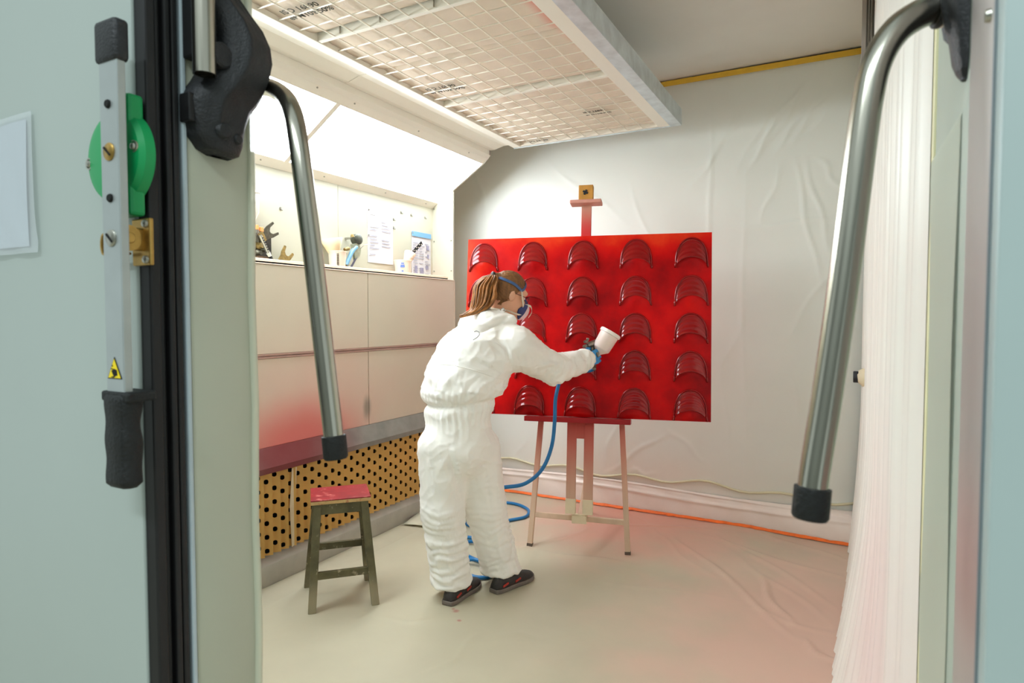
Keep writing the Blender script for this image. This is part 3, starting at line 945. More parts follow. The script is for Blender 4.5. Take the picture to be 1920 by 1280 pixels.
rp = [cp(1802, 18, 0.655), cp(1775, 17, 0.657), cp(1748, 18, 0.66), cp(1718, 30, 0.66), cp(1686, 52, 0.66), cp(1660, 84, 0.66), cp(1641, 125, 0.66), cp(1629, 175, 0.66), cp(1616, 260, 0.66), cp(1583, 520, 0.66), cp(1551, 740, 0.66), cp(1527, 890, 0.66), cp(1521, 945, 0.66)]
lev2, path2 = push_lever('push_lever', 'bent steel push lever with black cap hanging from the right door post', rp, 0.0150, 0.034, -1)
for (a, b, r, m) in ((0.0, 0.006, 0.0185, M_rubber), (0.006, 0.018, 0.0175, M_steel), (0.018, 0.026, 0.0195, M_rubber)):
    d = (rp[0] - rp[2]).normalized()
    bm = BM(); q = cp(1756, 18, 0.66); cyl(bm, q + d * a, q + d * b, r, r, 24, 0.001)
    part('collar_ring', bm, m, lev2, auto=40)
ROWS_R = [(z - 0.035 if True else z, a, b, p) for z, a, b, p in ROWS]
ROWS_R = [(1.586, 0.775, 0.785, 0.004), (1.596, 0.768, 0.800, 0.008), (1.61, 0.766, 0.815, 0.011), (1.635, 0.766, 0.822, 0.014), (1.66, 0.766, 0.828, 0.018), (1.69, 0.766, 0.835, 0.022), (1.72, 0.766, 0.83, 0.02), (1.75, 0.766, 0.82, 0.016), (1.77, 0.77, 0.80, 0.008)]
part('cast_housing', housing(0.0995, -1, ROWS_R), M_blackplastic, lev2, smooth=True, label='slim black housing of the lever')

# latch lever on the left leaf
lt = thing('latch_lever', 'long flat grey latch lever with black grip on the left door leaf', 'handle', (-0.90, 0.53, 1.1))
YF, YK = 0.500, 0.512     # front and back of the bar
lx = [onY(183, 160, YF).x, onY(221, 160, YF).x]
tx0, tx1 = onY(181, 110, YF).x, onY(219, 110, YF).x
bx0, bx1 = onY(199, 735, YF).x, onY(237, 735, YF).x
zt = onY(200, 108, YF).z; zb = onY(218, 742, YF).z
xm = (tx0 + tx1 + bx0 + bx1) / 4; hw = 0.0205
bm = BM(); box(bm, xm - hw, xm + hw, YF, YK, zb, zt + 0.02, 0.0015)
part('lever_bar', bm, M_alu, lt)
zc = onY(200, 36, YF).z
bm = BM(); box(bm, xm - hw - 0.005, xm + hw + 0.004, YF - 0.004, YK + 0.005, zt - 0.006, zc, 0.006)
part('top_cap', bm, M_blackplastic, lt, auto=50)
zg = onY(225, 915, YF).z
bm = BM()
n = 24
rings = []
for k in range(n + 1):
    v = k / n
    z = zb + 0.004 + (zg - zb - 0.004) * v
    wv = 0.0006 * math.sin(v * PI * 5)
    a = hw + 0.004 + wv; b0_ = YF - 0.005 - wv; b1_ = YK + 0.012 + wv + 0.0015 * math.sin(v * PI * 4)
    if k in (0, n): a -= 0.004; b0_ += 0.004; b1_ -= 0.004
    c = 0.006
    pts = [(-a + c, b0_), (a - c, b0_), (a, b0_ + c), (a, b1_ - c), (a - c, b1_), (-a + c, b1_), (-a, b1_ - c), (-a, b0_ + c)]
    rings.append([bm.verts.new((xm + p[0], p[1], z)) for p in pts])
for A, B in zip(rings[:-1], rings[1:]):
    for k in range(8): bm.faces.new((A[k], B[k], B[(k + 1) % 8], A[(k + 1) % 8]))
bm.faces.new(rings[0]); bm.faces.new(list(reversed(rings[-1])))
bmesh.ops.recalc_face_normals(bm, faces=bm.faces[:])
part('grip', bm, M_grip, lt, smooth=True, label='black rubber grip')
bm = BM(); box(bm, xm - hw - 0.010, xm + hw + 0.012, YF - 0.003, YK + 0.026, zb - 0.008, zb + 0.006, 0.003)
part('grip_guard', bm, M_grip, lt)
# green rosette behind the bar
gc = Vector((-0.920, 0, onY(222, 294, 0.53).z))
bm = BM(); lathe(bm, (gc.x, 0.5475, gc.z), (0, -1, 0), [(0.066, 0), (0.066, 0.014), (0.061, 0.021), (0.050, 0.024), (0, 0.024)], 48)
gr = part('rosette', bm, M_green, lt, auto=35, label='round green plastic rosette')
bm = BM(); box(bm, gc.x - 0.002, gc.x + 0.042, 0.5245, 0.5475, gc.z - 0.084, gc.z + 0.084, 0.005)
part('rosette_tab', bm, M_green, gr)
for (dx, dz) in ((-0.055, -0.004), (0.052, 0.008), (0.024, 0.046), (0.028, -0.048)):
    bm = BM(); c = Vector((gc.x + dx, 0.5245, gc.z + dz)); lathe(bm, c + Vector((0, 0.004, 0)), (0, -1, 0), [(0.0085, 0), (0.0085, 0.0045), (0.0065, 0.0046), (0.0065, 0.001), (0.004, 0.0065), (0.002, 0.0072), (0, 0.0072)], 16)
    part('screw', bm, M_screw, gr, smooth=False)
for (py, r, m) in ((195, 0.0058, M_dark), (285, 0.012, M_brass), (372, 0.0058, M_dark), (447, 0.0115, M_screw)):
    z = onY(203, py, YF).z
    bm = BM(); lathe(bm, (xm + (0.0 if py != 285 else 0.0), YF + 0.001, z), (0, -1, 0), [(r, 0), (r, 0.0025), (r * 0.8, 0.0042), (0, 0.0042)], 24)
    s_ = part('bar_screw', bm, m, lt, auto=40)
    if r > 0.008:
        bm = BM(); box(bm, -r * 0.75, r * 0.75, -0.0008, 0.0006, -0.0012, 0.0012, 0, Matrix.Translation((xm, YF - 0.0038, z)) @ Matrix.Rotation(0.7, 4, 'Y'))
        part('slot', bm, M_dark, s_)
# striker bracket
zk = onY(250, 448, 0.53).z; xs_ = xm; xm = onY(252, 448, 0.54).x - 0.030
bm = BM(); box(bm, xm + 0.022, xm + 0.064, 0.541, 0.5475, zk - 0.036, zk + 0.030, 0.002); box(bm, xm + 0.040, xm + 0.050, 0.512, 0.545, zk - 0.016, zk + 0.016, 0.003)
sb = part('striker_bracket', bm, M_brass, lt, label='yellow zinc striker bracket')
bm = BM(); cyl(bm, (xm + 0.020, 0.518, zk), (xm + 0.058, 0.518, zk), 0.0075, 0.0075, 18, 0.001); cyl(bm, (xm + 0.018, 0.518, zk), (xm + 0.027, 0.518, zk), 0.014, 0.014, 6, 0.001); lathe(bm, (xm + 0.044, 0.518, zk), (1, 0, 0), [(0.018, 0), (0.018, 0.01)], 24)
part('striker_bolt', bm, M_brass, sb)
for dz in (-0.028, 0.022):
    bm = BM(); lathe(bm, (xm + 0.055, 0.5415, zk + dz), (0, -1, 0), [(0.006, 0), (0.005, 0.004), (0, 0.005)], 12)
    part('screw', bm, M_screw, sb)
# slotted tongue on the left
xm = xs_
bm = BM()
loop = [(0, 0.0115), (-0.050, 0.0115), (-0.060, 0.004), (-0.060, -0.012), (-0.050, -0.019), (0, -0.019)]
pth = [Vector((xm - hw + 0.004 + a, 0.532, zk + b)) for a, b in loop]
tube(bm, smooth_path(pth, 4), 0.0045, 6, True, (0.6, 1.0), Vector((0, 1, 0)))
part('slotted_tongue', bm, M_brass, lt, auto=50)
# warning sticker
wz0 = onY(216, 710, YF).z; wz1 = onY(216, 669, YF).z
tri = lambda s, y: [Vector((xm + dx * s, y, (wz0 * 2 + wz1) / 3 + ((wz1 - wz0) * f) * s)) for dx, f in ((-0.0165, -1 / 3), (0.0165, -1 / 3), (0, 2 / 3))]
bm = BM(); prism(bm, tri(1.0, YF - 0.0003), (0, -0.0004, 0)); ws = part('warning_sticker', bm, M_dark, lt, label='yellow triangle hand hazard sticker')
bm = BM(); prism(bm, tri(0.86, YF - 0.0008), (0, -0.0004, 0)); part('sticker_face', bm, mat('warning_yellow', rgb(244, 214, 10), 0.5), ws)
zc_ = wz0 + (wz1 - wz0) * 0.30
bm = BM()
for pl in ([(-0.006, 0.002), (0.001, 0.0048), (0.0068, 0.003), (0.0075, -0.004), (0.0, -0.0055), (-0.003, -0.003)], [(-0.008, -0.0068), (-0.001, -0.0072), (0.003, -0.0055), (-0.003, -0.0052)], [(-0.0072, 0.0042), (-0.001, 0.0036), (-0.001, 0.0048), (-0.0072, 0.0054)], [(-0.0042, 0.0075), (-0.0028, 0.0075), (-0.0028, 0.010), (-0.0042, 0.010)]):
    prism(bm, [(xm + a, YF - 0.0013, zc_ + b) for a, b in pl], (0, -0.0003, 0))
part('hand_pictogram', bm, M_dark, ws)

# clear document sleeve on the left leaf
sl = thing('document_sleeve', 'clear plastic document sleeve on the left door leaf', 'sleeve', (-1.28, 0.545, 1.45))
c1 = onY(60, 208, 0.545); c2 = onY(75, 473, 0.545)
me = sheet(16, 24, lambda u, v: Vector((-1.42 + (c1.x + 1.42 + (c2.x - c1.x) * (1 - v)) * u, 0.5435 - 0.004 * abs(math.sin(u * 9 + 2 * math.sin(v * 3))) * (0.3 + 0.7 * (1 - v)), c2.z + (c1.z - c2.z) * v)))
part('sleeve_film', me, mat('sleeve_clear', rgb(214, 220, 226), 0.22, spec=0.6, alpha=0.42), sl, smooth=True)
me = sheet(12, 20, lambda u, v: Vector((-1.41 + (c1.x - 0.022 + 1.41) * u, 0.5465 - 0.0025 * math.sin(u * 7 + v * 2) ** 2, c2.z + 0.012 + (c1.z - c2.z - 0.022) * v)))
part('paper_inside', me, mat('sleeve_paper', rgb(196, 204, 212), 0.6), sl, smooth=True)

# ------------------------------------------------------------------ red relief board on its easel
BO = Vector((-2.054, 3.281, 1.815))
TH = math.radians(14.232); LE = math.radians(6.2)
BX = Vector((math.cos(TH), math.sin(TH), 0)); BK = Vector((-math.sin(TH), math.cos(TH), 0))
BZ = Z3 * math.cos(LE) + BK * math.sin(LE)
BN = BX.cross(BZ)          # towards the viewer
BY = -BN
MB_ = Matrix((BX, BY, BZ)).transposed().to_4x4(); MB_.translation = BO
bd = empty('relief_board'); bd.matrix_world = MB_
tag(bd, 'glossy red relief board with rows of ribbed arches standing on the easel', 'relief board')
BW, BH = 1.42, 1.05
SX = [0.103, 0.405, 0.703, 1.007, 1.311]; TZ = [-0.033 - 0.2120 * k for k in range(5)]
AW, AH, BAP = 0.083, 0.160, 0.056


def board_h(s, t):
    h = 0.0
    for sx in SX:
        w = math.exp(-((s - sx) / 0.060) ** 2)
        if w < 0.01: continue
        for tz in TZ:
            tb = tz - AH + BAP       # crescent apex
            v = (tb - t) / 0.115     # 0 at the crescent, 1 at the next arch
            if -0.1 < v < 1.3:
                h += 0.017 * w * math.exp(-((v - 0.12) / 0.48) ** 2)
    return h


NS, NT = 142, 105
vs = []; fs = []
for j in range(NT + 1):
    for i in range(NS + 1):
        s = BW * i / NS; t = -BH * j / NT
        e = min(s, BW - s, -t, BH + t)
        vs.append((s, -board_h(s, t) * min(1, e / 0.02), t))
w_ = NS + 1
for j in range(NT):
    for i in range(NS):
        a = j * w_ + i
        fs.append((a, a + w_, a + w_ + 1, a + 1))
n0 = len(vs)
TH_B = 0.028
vs += [(0, TH_B, 0), (BW, TH_B, 0), (BW, TH_B, -BH), (0, TH_B, -BH)]
fs.append((n0, n0 + 1, n0 + 2, n0 + 3))
fs.append(tuple(list(range(0, NS + 1)) + [n0 + 1, n0]))
fs.append(tuple([NT * w_ + i for i in range(NS, -1, -1)] + [n0 + 3, n0 + 2]))
fs.append(tuple([j * w_ for j in range(NT, -1, -1)] + [n0, n0 + 3]))
fs.append(tuple([j * w_ + NS for j in range(NT + 1)] + [n0 + 2, n0 + 1]))
me = bpy.data.meshes.new('board'); me.from_pydata(vs, [], fs); me.update()
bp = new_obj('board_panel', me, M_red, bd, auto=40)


def arch_mesh():
    """ribbed hood between a semicircular arch and a flatter crescent lip"""
    nu, nv = 28, 26
    vs = []; fs = []

    def A(th):   # outer arch, th -90..90
        x = AW * math.sin(th); c = math.cos(th)
        return x, (c ** 0.72) * AH - AH if c > 0 else -AH

    def B(th):
        x = AW * math.sin(th); c = max(0, math.cos(th))
        return x, -AH + BAP * (c ** 1.0)
    for j in range(nv + 3):
        v = min(1.0, j / nv)
        for i in range(nu + 1):
            th = -PI / 2 + PI * i / nu
            ax, az = A(th); bx_, bz = B(th)
            x = ax + (bx_ - ax) * v; z = az + (bz - az) * v
            c = max(0, math.cos(th)) ** 0.5
            rip = 0.0024 * (0.5 - 0.5 * math.cos(v * 2 * PI * 3.5)) * c
            h = 0.003 + (0.016 * v ** 1.2) * c + rip
            if j == 0: h = -0.002
            if j == 1: h = 0.010
            if j == nv + 1: h += 0.004; z -= 0.004
            if j == nv + 2: h = -0.002; z -= 0.007
            vs.append((x, -h, z))
    w = nu + 1
    for j in range(nv + 2):
        for i in range(nu):
            a = j * w + i
            fs.append((a, a + w, a + w + 1, a + 1))
    me = bpy.data.meshes.new('arch'); me.from_pydata(vs, [], fs)
    bm = BM(); bm.from_mesh(me)
    # raised rim running down both sides into drip feet
    rim = []
    for i in range(25):
        th = -PI / 2 + PI * i / 24
        x, z = A(th); rim.append(Vector((x * 1.03, -0.003, z + 0.003)))
    rim = [Vector((-AW * 1.06, -0.003, -AH - 0.003))] + rim + [Vector((AW * 1.06, -0.003, -AH - 0.003))]
    tube(bm, smooth_path(rim, 2), 0.0046, 8, True)
    for s in (-1, 1):
        tube(bm, [(s * AW * 1.07, -0.001, -AH - 0.006), (s * AW * 1.06, -0.004, -AH + 0.002), (s * AW * 1.03, -0.005, -AH + 0.016), (s * AW * 1.01, -0.004, -AH + 0.03)], [0.004, 0.007, 0.006, 0.003], 8)
    bmesh.ops.recalc_face_normals(bm, faces=bm.faces[:])
    m2 = bpy.data.meshes.new('arch_relief'); bm.to_mesh(m2); bm.free()
    m2.materials.append(M_redgloss)
    for p in m2.polygons: p.use_smooth = True
    return m2


am = arch_mesh()
for tz in TZ:
    for sx in SX:
        o = bpy.data.objects.new('arch_relief', am); COL.objects.link(o); o.parent = bd; o.location = (sx, -0.0005, tz)
        o.scale = (1 + 0.02 * rnd.uniform(-1, 1), 1 + 0.25 * rnd.uniform(-1, 1), 1 + 0.02 * rnd.uniform(-1, 1))

M_eas = mat('easel_wood', rgb(208, 180, 154), 0.6, var=0.1, vscale=14, stretch=(1, 1, 0.15), stains=[
    ((-1.35, 3.37, 0.92), (0.85, 0.7, 0.80), rgb(190, 40, 42), 0.95, 0.12), ((-1.36, 3.46, 1.80), (0.4, 0.4, 0.30), rgb(204, 34, 38), 0.97, 0.1)])
M_eas_top = mat('easel_top', rgb(214, 150, 134), 0.6, var=0.1, vscale=16)
ea = thing('easel', 'wooden painting easel speckled red holding the relief board', 'easel', (-1.35, 3.3, 0))
EB = TH_B + 0.003


def eb(s, y, t):
    return MB_ @ Vector((s, y, t))


def ebar(nm, s0, t0, s1, t1, w, th, y=None, m=M_eas, bev=0.003):
    y = EB + th / 2 if y is None else y
    bm = BM(); bar(bm, eb(s0, y, t0), eb(s1, y, t1), w, th, BX if abs(s0 - s1) < abs(t0 - t1) else BZ, bev)
    return part(nm, bm, m, ea)


ebar('mast', 0.714, -1.10, 0.714, 0.20, 0.058, 0.022)
ebar('post_rail', 0.653, -1.60, 0.653, -1.06, 0.054, 0.024)
ebar('post_rail', 0.752, -1.60, 0.752, -1.06, 0.054, 0.024)
bm = BM(); bar(bm, eb(0.7025, EB + 0.012, -1.175), eb(0.7025, EB + 0.012, -1.06), 0.046, 0.023, BX, 0.001); part('post_web', bm, M_eas, ea)
LT = -1.826
ebar('front_leg', 0.411, LT, 0.500, -0.55, 0.030, 0.030, EB + 0.046)
ebar('front_leg', 0.980, LT, 0.905, -0.55, 0.030, 0.030, EB + 0.046)
ebar('crossbar', 0.425, -1.632, 0.965, -1.640, 0.030, 0.028, EB + 0.05)
ebar('upper_crossbar', 0.48, -0.62, 0.92, -0.62, 0.05, 0.02, EB + 0.075)
bm = BM(); box(bm, 0.383, 0.991, -0.035, EB + 0.02, -1.082, -1.0525, 0.003, MB_); part('tray', bm, mat('tray_red', rgb(150, 14, 20), 0.4, var=0.1), ea)
bm = BM(); box(bm, 0.622, 0.806, -0.025, EB + 0.03, 0.190, 0.212, 0.005, MB_); part('clamp_bar', bm, M_eas_top, ea)
bm = BM(); box(bm, 0.672, 0.756, -0.012, 0.035, 0.212, 0.300, 0.003, MB_); blk = part('clamp_block', bm, mat('raw_wood_block', rgb(196, 140, 62), 0.6, var=0.15, vscale=20), ea)
bm = BM()
for k in range(4):
    a = k * PI / 2 + 0.5
    box(bm, -0.005, 0.016, -0.006, 0.0, -0.006, 0.006, 0.002, MB_ @ Matrix.Translation((0.712, -0.012, 0.256)) @ Matrix.Rotation(a, 4, 'Y'))
part('star_knob', bm, M_blackplastic, blk)
# rear leg and its brace
rf = onZ(1107, 962, 0)
top = eb(0.706, EB + 0.06, -0.45)
bm = BM(); bar(bm, rf + Vector((0, 0, 0.004)), top, 0.034, 0.024, BX, 0.003); part('rear_leg', bm, mat('easel_bare_wood', rgb(176, 136, 78), 0.6, var=0.12, vscale=16), ea)
pm_ = rf.lerp(top, 0.28); bm = BM(); bar(bm, eb(0.706, EB + 0.05, -1.62), pm_, 0.03, 0.012, BX, 0.002); part('brace', bm, M_eas, ea)
for s in (0.653, 0.752):
    bm = BM(); box(bm, s - 0.029, s + 0.029, EB - 0.003, EB + 0.028, -1.605, -1.52, 0.001, MB_); part('tape_wrap', bm, M_masktape, ea)
bm = BM(); box(bm, 0.66, 0.745, EB + 0.012, EB + 0.07, -1.66, -1.612, 0.002, MB_); part('post_foot', bm, M_masktape, ea)
for (s0, s1) in ((0.411, 0.500), (0.980, 0.905)):
    f = 0.02; bm = BM(); bar(bm, eb(s0, EB + 0.046, LT), eb(s0 + (s1 - s0) * 0.022, EB + 0.046, LT + 0.028), 0.033, 0.033, BX, 0.003); part('foot_tip', bm, mat('foot_dark', rgb(96, 82, 70), 0.7), ea)

# ------------------------------------------------------------------ stool
M_stool = mat('stool_paint', rgb(92, 86, 58), 0.6, var=0.3, vscale=18, wear=(rgb(156, 144, 118), 24, 0.60), stains=[((-2.0, 2.2, 0.03), (0.6, 0.6, 0.14), rgb(168, 156, 128), 0.75, 0.5)])
M_stooltop = mat('stool_top', rgb(136, 24, 28), 0.5, var=0.2, vscale=14, wear=(rgb(186, 100, 92), 13, 0.56))
M_stooledge = mat('stool_ply', rgb(190, 156, 104), 0.6, var=0.2, vscale=25, wear=(rgb(160, 50, 46), 20, 0.56))
ft = [onZ(585, 1149, 0), onZ(704, 1132, 0), onZ(690, 1086, 0), onZ(577, 1100, 0)]
cen = (ft[0] + ft[1] + ft[2] + ft[3]) / 4
so = thing('stool', 'worn wooden stool with splayed olive legs and red spattered seat', 'stool', (cen.x, cen.y, 0))
HS = 0.505
su = ((ft[1] - ft[0]) + (ft[2] - ft[3])).normalized(); sv = Vector((-su.y, su.x, 0))
MS = Matrix((su, sv, Z3)).transposed().to_4x4(); MS.translation = (cen.x, cen.y, 0)
hw_, hd_ = 0.135, 0.115
bm = BM(); box(bm, -hw_, hw_, -hd_, hd_, HS - 0.006, HS, 0.002, MS); part('seat', bm, M_stooltop, so)
bm = BM(); box(bm, -hw_, hw_, -hd_, hd_, HS - 0.022, HS - 0.0062, 0.002, MS); part('seat_edge', bm, M_stooledge, so)
tops = []
for k, (a, b) in enumerate(((-1, -1), (1, -1), (1, 1), (-1, 1))):
    tp_ = MS @ Vector((a * (hw_ - 0.030), b * (hd_ - 0.028), HS - 0.022)); tops.append(tp_)
    bm = BM(); bar(bm, ft[k], tp_, 0.036, 0.036, su, 0.004)
    for v in bm.verts:
        if v.co.z < 0.03: v.co.z = max(0.0, v.co.z - 0.002)
    part('leg', bm, M_stool, so)


def srail(i, j, f, w, t):
    a = ft[i].lerp(tops[i], f); b = ft[j].lerp(tops[j], f)
    bm = BM(); bar(bm, a, b, w, t, Z3, 0.002); return part('stretcher' if f < 0.8 else 'apron', bm, M_stool, so)


srail(0, 1, 0.33, 0.034, 0.018); srail(3, 2, 0.43, 0.034, 0.018); srail(0, 3, 0.52, 0.034, 0.018); srail(1, 2, 0.52, 0.034, 0.018)
for i, j in ((0, 1), (3, 2), (0, 3), (1, 2)): srail(i, j, 0.945, 0.05, 0.020)
# ------------------------------------------------------------------ things on the shelf and the recess wall
SX_ = -2.675
ZSH = 1.625


def sh(px, py, x=SX_):
    return onX(px, py, x)


def yz(poly, x, d, bm=None):
    bm = BM() if bm is None else bm
    return prism(bm, [Vector((x, p.y, p.z)) for p in poly], (d, 0, 0))


M_toolsteel = mat('dark_tool_steel', rgb(96, 92, 78), 0.45, 0.6, var=0.3, vscale=60)
M_olivesteel = mat('olive_brass', rgb(150, 128, 78), 0.45, 0.5, var=0.3, vscale=60)
# tool plate
tpl = thing('tool_plate', 'dark grubby magnetic plate with brushes at the left end of the shelf', 'tool holder', sh(488, 490))
bm = BM(); q0 = sh(470, 440, -2.715); q1 = sh(507, 440, -2.715); box(bm, -2.720, -2.708, q0.y, q1.y, ZSH, q1.z, 0.002)
part('plate', bm, mat('plate_dark', rgb(70, 68, 62), 0.5, 0.4, var=0.5, vscale=45), tpl)
bm = BM(); box(bm, -2.72, -2.66, q0.y, sh(500, 470).y, ZSH, ZSH + 0.032, 0.003)
part('plate_foot', bm, mat('foot_rust', rgb(92, 70, 52), 0.6, 0.3, var=0.4, vscale=50), tpl)
for (px, py, r, m) in ((483, 460, 0.020, M_olivesteel), (489, 468, 0.016, M_toolsteel), (480, 474, 0.017, M_toolsteel)):
    bm = BM(); lathe(bm, sh(px, py, -2.71), (1, 0.2, 0), [(r, 0), (r * 1.1, 0.012), (r * 0.7, 0.02), (r * 0.7, 0.03), (0, 0.03)], 12)
    part('nozzle', bm, m, tpl, auto=40)
for (px, py) in ((481, 426), (490, 430)):
    kn = thing('mini_spray_gun', 'small dark spray gun with orange cap above the tool plate, %s one' % ('left' if px < 485 else 'right'), 'spray gun', sh(px, py))
    bm = BM(); cyl(bm, sh(px, py, -2.69) - Vector((0, 0, 0.012)), sh(px, py, -2.69) + Vector((0, 0, 0.012)), 0.012, 0.011, 14, 0.002)
    part('cap', bm, mat('orange_knob', rgb(232, 152, 92), 0.4), kn)
    bm = BM(); cyl(bm, sh(px, py + 5, -2.69) - Vector((0, 0, 0.03)), sh(px, py + 5, -2.69) + Vector((0, 0, 0.006)), 0.008, 0.010, 10)
    part('stem', bm, M_screw, kn)
    bm = BM(); bar(bm, sh(px, py + 10, -2.69) + Vector((0, 0, -0.05)), sh(px, py + 10, -2.69), 0.02, 0.016, (0, 1, 0), 0.003)
    part('gun_head', bm, M_toolsteel, kn)


def fork(name, label, base, tipc, w, x, m):
    """open-ended spanner: shank from base to the jaw, two prongs"""
    t = thing(name, label, 'spanner', base)
    d = (tipc - base); L_ = d.length; d.normalize(); s = Vector((0, d.z, -d.y))
    P = lambda a, b: base + d * (a * L_) + s * (b * w)
    yz([P(0, -0.42), P(0, 0.42), P(0.45, 0.5), P(0.62, 0.62), P(0.98, 0.66), P(1.0, 0.46), P(0.72, 0.34), P(0.62, 0.10), P(0.62, -0.10), P(0.72, -0.34), P(1.0, -0.46), P(0.98, -0.66), P(0.62, -0.62), P(0.45, -0.5)], x, 0.008, bm := BM())
    part('jaw', bm, m, t)
    yz([P(0, -0.46), P(0, 0.46), P(0.28, 0.46), P(0.28, -0.46)], x - 0.002, 0.012, bm := BM())
    part('shank', bm, M_olivesteel, t)
    return t


fork('fork_spanner', 'forked spanner leaning out of the dark tool plate', sh(489, 447), sh(520, 427), 0.055, -2.69, M_toolsteel)
fork('fork_spanner', 'short forked spanner standing alone on the shelf beside the tool plate', Vector((SX_, sh(529, 491).y, ZSH)), sh(545, 468), 0.058, -2.69, M_olivesteel)
br = thing('cleaning_brush', 'slim silver cleaning brush leaning across the dark tool plate', 'brush', sh(505, 488))
a_, b_ = sh(488, 441, -2.66), sh(503, 474, -2.66)
bm = BM(); tube(bm, [a_, b_], 0.009, 10); part('tube', bm, M_screw, br, smooth=False)
bm = BM()
for k in range(6):
    c = a_.lerp(b_, 0.15 + 0.13 * k); tube(bm, [c - Vector((-0.008, 0.003, 0)), c + Vector((0.0095, 0.004, 0))], 0.003, 6)
part('spots', bm, M_dark, br)
dd = (b_ - a_).normalized(); e_ = Vector((-2.66, sh(508, 490).y, ZSH + 0.004))
bm = BM(); tube(bm, [b_, b_ + (e_ - b_) * 0.35], [0.011, 0.009], 10); part('ferrule', bm, M_white, br)
bm = BM()
for k in range(5):
    c = b_.lerp(e_, 0.4 + 0.13 * k); lathe(bm, c, dd, [(0.003, 0), (0.011, 0.001), (0.011, 0.003), (0.003, 0.004)], 10)
part('bristles', bm, M_dark, br)
gv = thing('gravity_cup', 'small white plastic cup mounted high at the left end of the recess', 'cup', sh(478, 405))
bm = BM(); c = sh(474, 418, -2.70); lathe(bm, c, Z3, [(0.012, 0), (0.016, 0.02), (0.032, 0.055), (0.034, 0.15), (0.037, 0.152), (0.037, 0.165), (0, 0.167)], 20); part('cup_body', bm, mat('cup_white', rgb(236, 228, 214), 0.4), gv, auto=40)
bm = BM(); box(bm, -2.735, -2.70, c.y - 0.012, c.y + 0.012, c.z + 0.02, c.z + 0.03, 0.001); part('bracket', bm, M_white, gv)


def mix_cup(name, label, px, r, h, m):
    y = sh(px, 495).y
    t = thing(name, label, 'cup', (-2.66, y, ZSH))
    bm = BM(); lathe(bm, (-2.66, y, ZSH), Z3, [(r * 0.86, 0), (r, h), (r * 1.06, h), (r * 1.06, h - 0.006), (r * 0.97, h - 0.004), (r * 0.84, 0.004), (0, 0.004)], 24)
    part('cup_body', bm, m, t, auto=40)
    return t, Vector((-2.66, y, ZSH))


M_cup = mat('clear_cup', rgb(240, 226, 208), 0.3, spec=0.5, alpha=0.72)
mc, c = mix_cup('mixing_cup', 'translucent mixing cup with a printed scale beside the blue spray gun', 629, 0.052, 0.105, M_cup)
bm = BM()
for k in range(9):
    a = -0.75; z = c.z + 0.008 + k * 0.0095
    p = c + Vector((0.051 * math.cos(a), 0.051 * math.sin(a), 0)); p.z = z
    box(bm, -0.006, 0.006, -0.0008, 0.0008, -0.003, 0.003, 0, Matrix.Translation(p) @ Matrix.Rotation(a + PI / 2, 4, 'Z'))
part('printed_scale', bm, M_toolsteel, mc)
ps = thing('paper_strainer', 'beige paper cone strainer standing in the cup by the blue spray gun', 'strainer', c + Vector((0, 0, 0.02)))
bm = BM(); lathe(bm, c + Vector((-0.005, 0.0, 0.012)), Vector((-0.1, -0.15, 1)), [(0.003, 0), (0.02, 0.05), (0.047, 0.12), (0.066, 0.165), (0.064, 0.166), (0.045, 0.122), (0, 0.05)], 18); part('cone', bm, mat('strainer_paper', rgb(244, 222, 184), 0.7, var=0.05), ps, smooth=True)
mc2, c2_ = mix_cup('mixing_cup', 'translucent mixing cup with blue print at the far end of the shelf', 752, 0.058, 0.10, M_cup)
M_bluep = mat('blue_print', rgb(88, 120, 190), 0.6)
bm = BM()
for k, (w, z) in enumerate(((0.010, 0.075), (0.014, 0.062), (0.015, 0.052), (0.007, 0.024))):
    a = -0.95; p = c2_ + Vector((0.0565 * math.cos(a), 0.0565 * math.sin(a), z)); box(bm, -w, w, -0.001, 0.001, -0.004, 0.004, 0, Matrix.Translation(p) @ Matrix.Rotation(a + PI / 2, 4, 'Z'))
part('printed_marks', bm, M_bluep, mc2)
ps2 = thing('paper_strainer', 'peach paper strainer resting in the blue printed cup at the shelf end', 'strainer', c2_ + Vector((0, 0, 0.02)))
bm = BM(); lathe(bm, c2_ + Vector((0.01, -0.012, 0.02)), Vector((0.05, 0.55, 1)), [(0.004, 0), (0.018, 0.05), (0.03, 0.10), (0.040, 0.15), (0.038, 0.151), (0.02, 0.1), (0, 0.05)], 16); part('cone', bm, mat('strainer_peach', rgb(240, 206, 178), 0.7, var=0.05), ps2, smooth=True)
sk = thing('mixing_stick', 'black slotted mixing stick leaning in the far cup', 'stick', sh(757, 490))
k0, k1 = sh(757, 492, -2.65), sh(791, 455, -2.65)
bm = BM(); bar(bm, k0, k1, 0.024, 0.003, (0, k1.z - k0.z, -(k1.y - k0.y))); part('blade', bm, M_dark, sk)
bm = BM()
dk = (k1 - k0).normalized(); sd = Vector((0, dk.z, -dk.y))
for k in range(6):
    p = k0 + dk * ((0.55 + 0.075 * k) * (k1 - k0).length) + Vector((0.002, 0, 0)) + sd * (0.006 if k % 2 else -0.006); bar(bm, p, p + dk * 0.008, 0.007, 0.001, sd)
part('slots', bm, M_cup, sk)

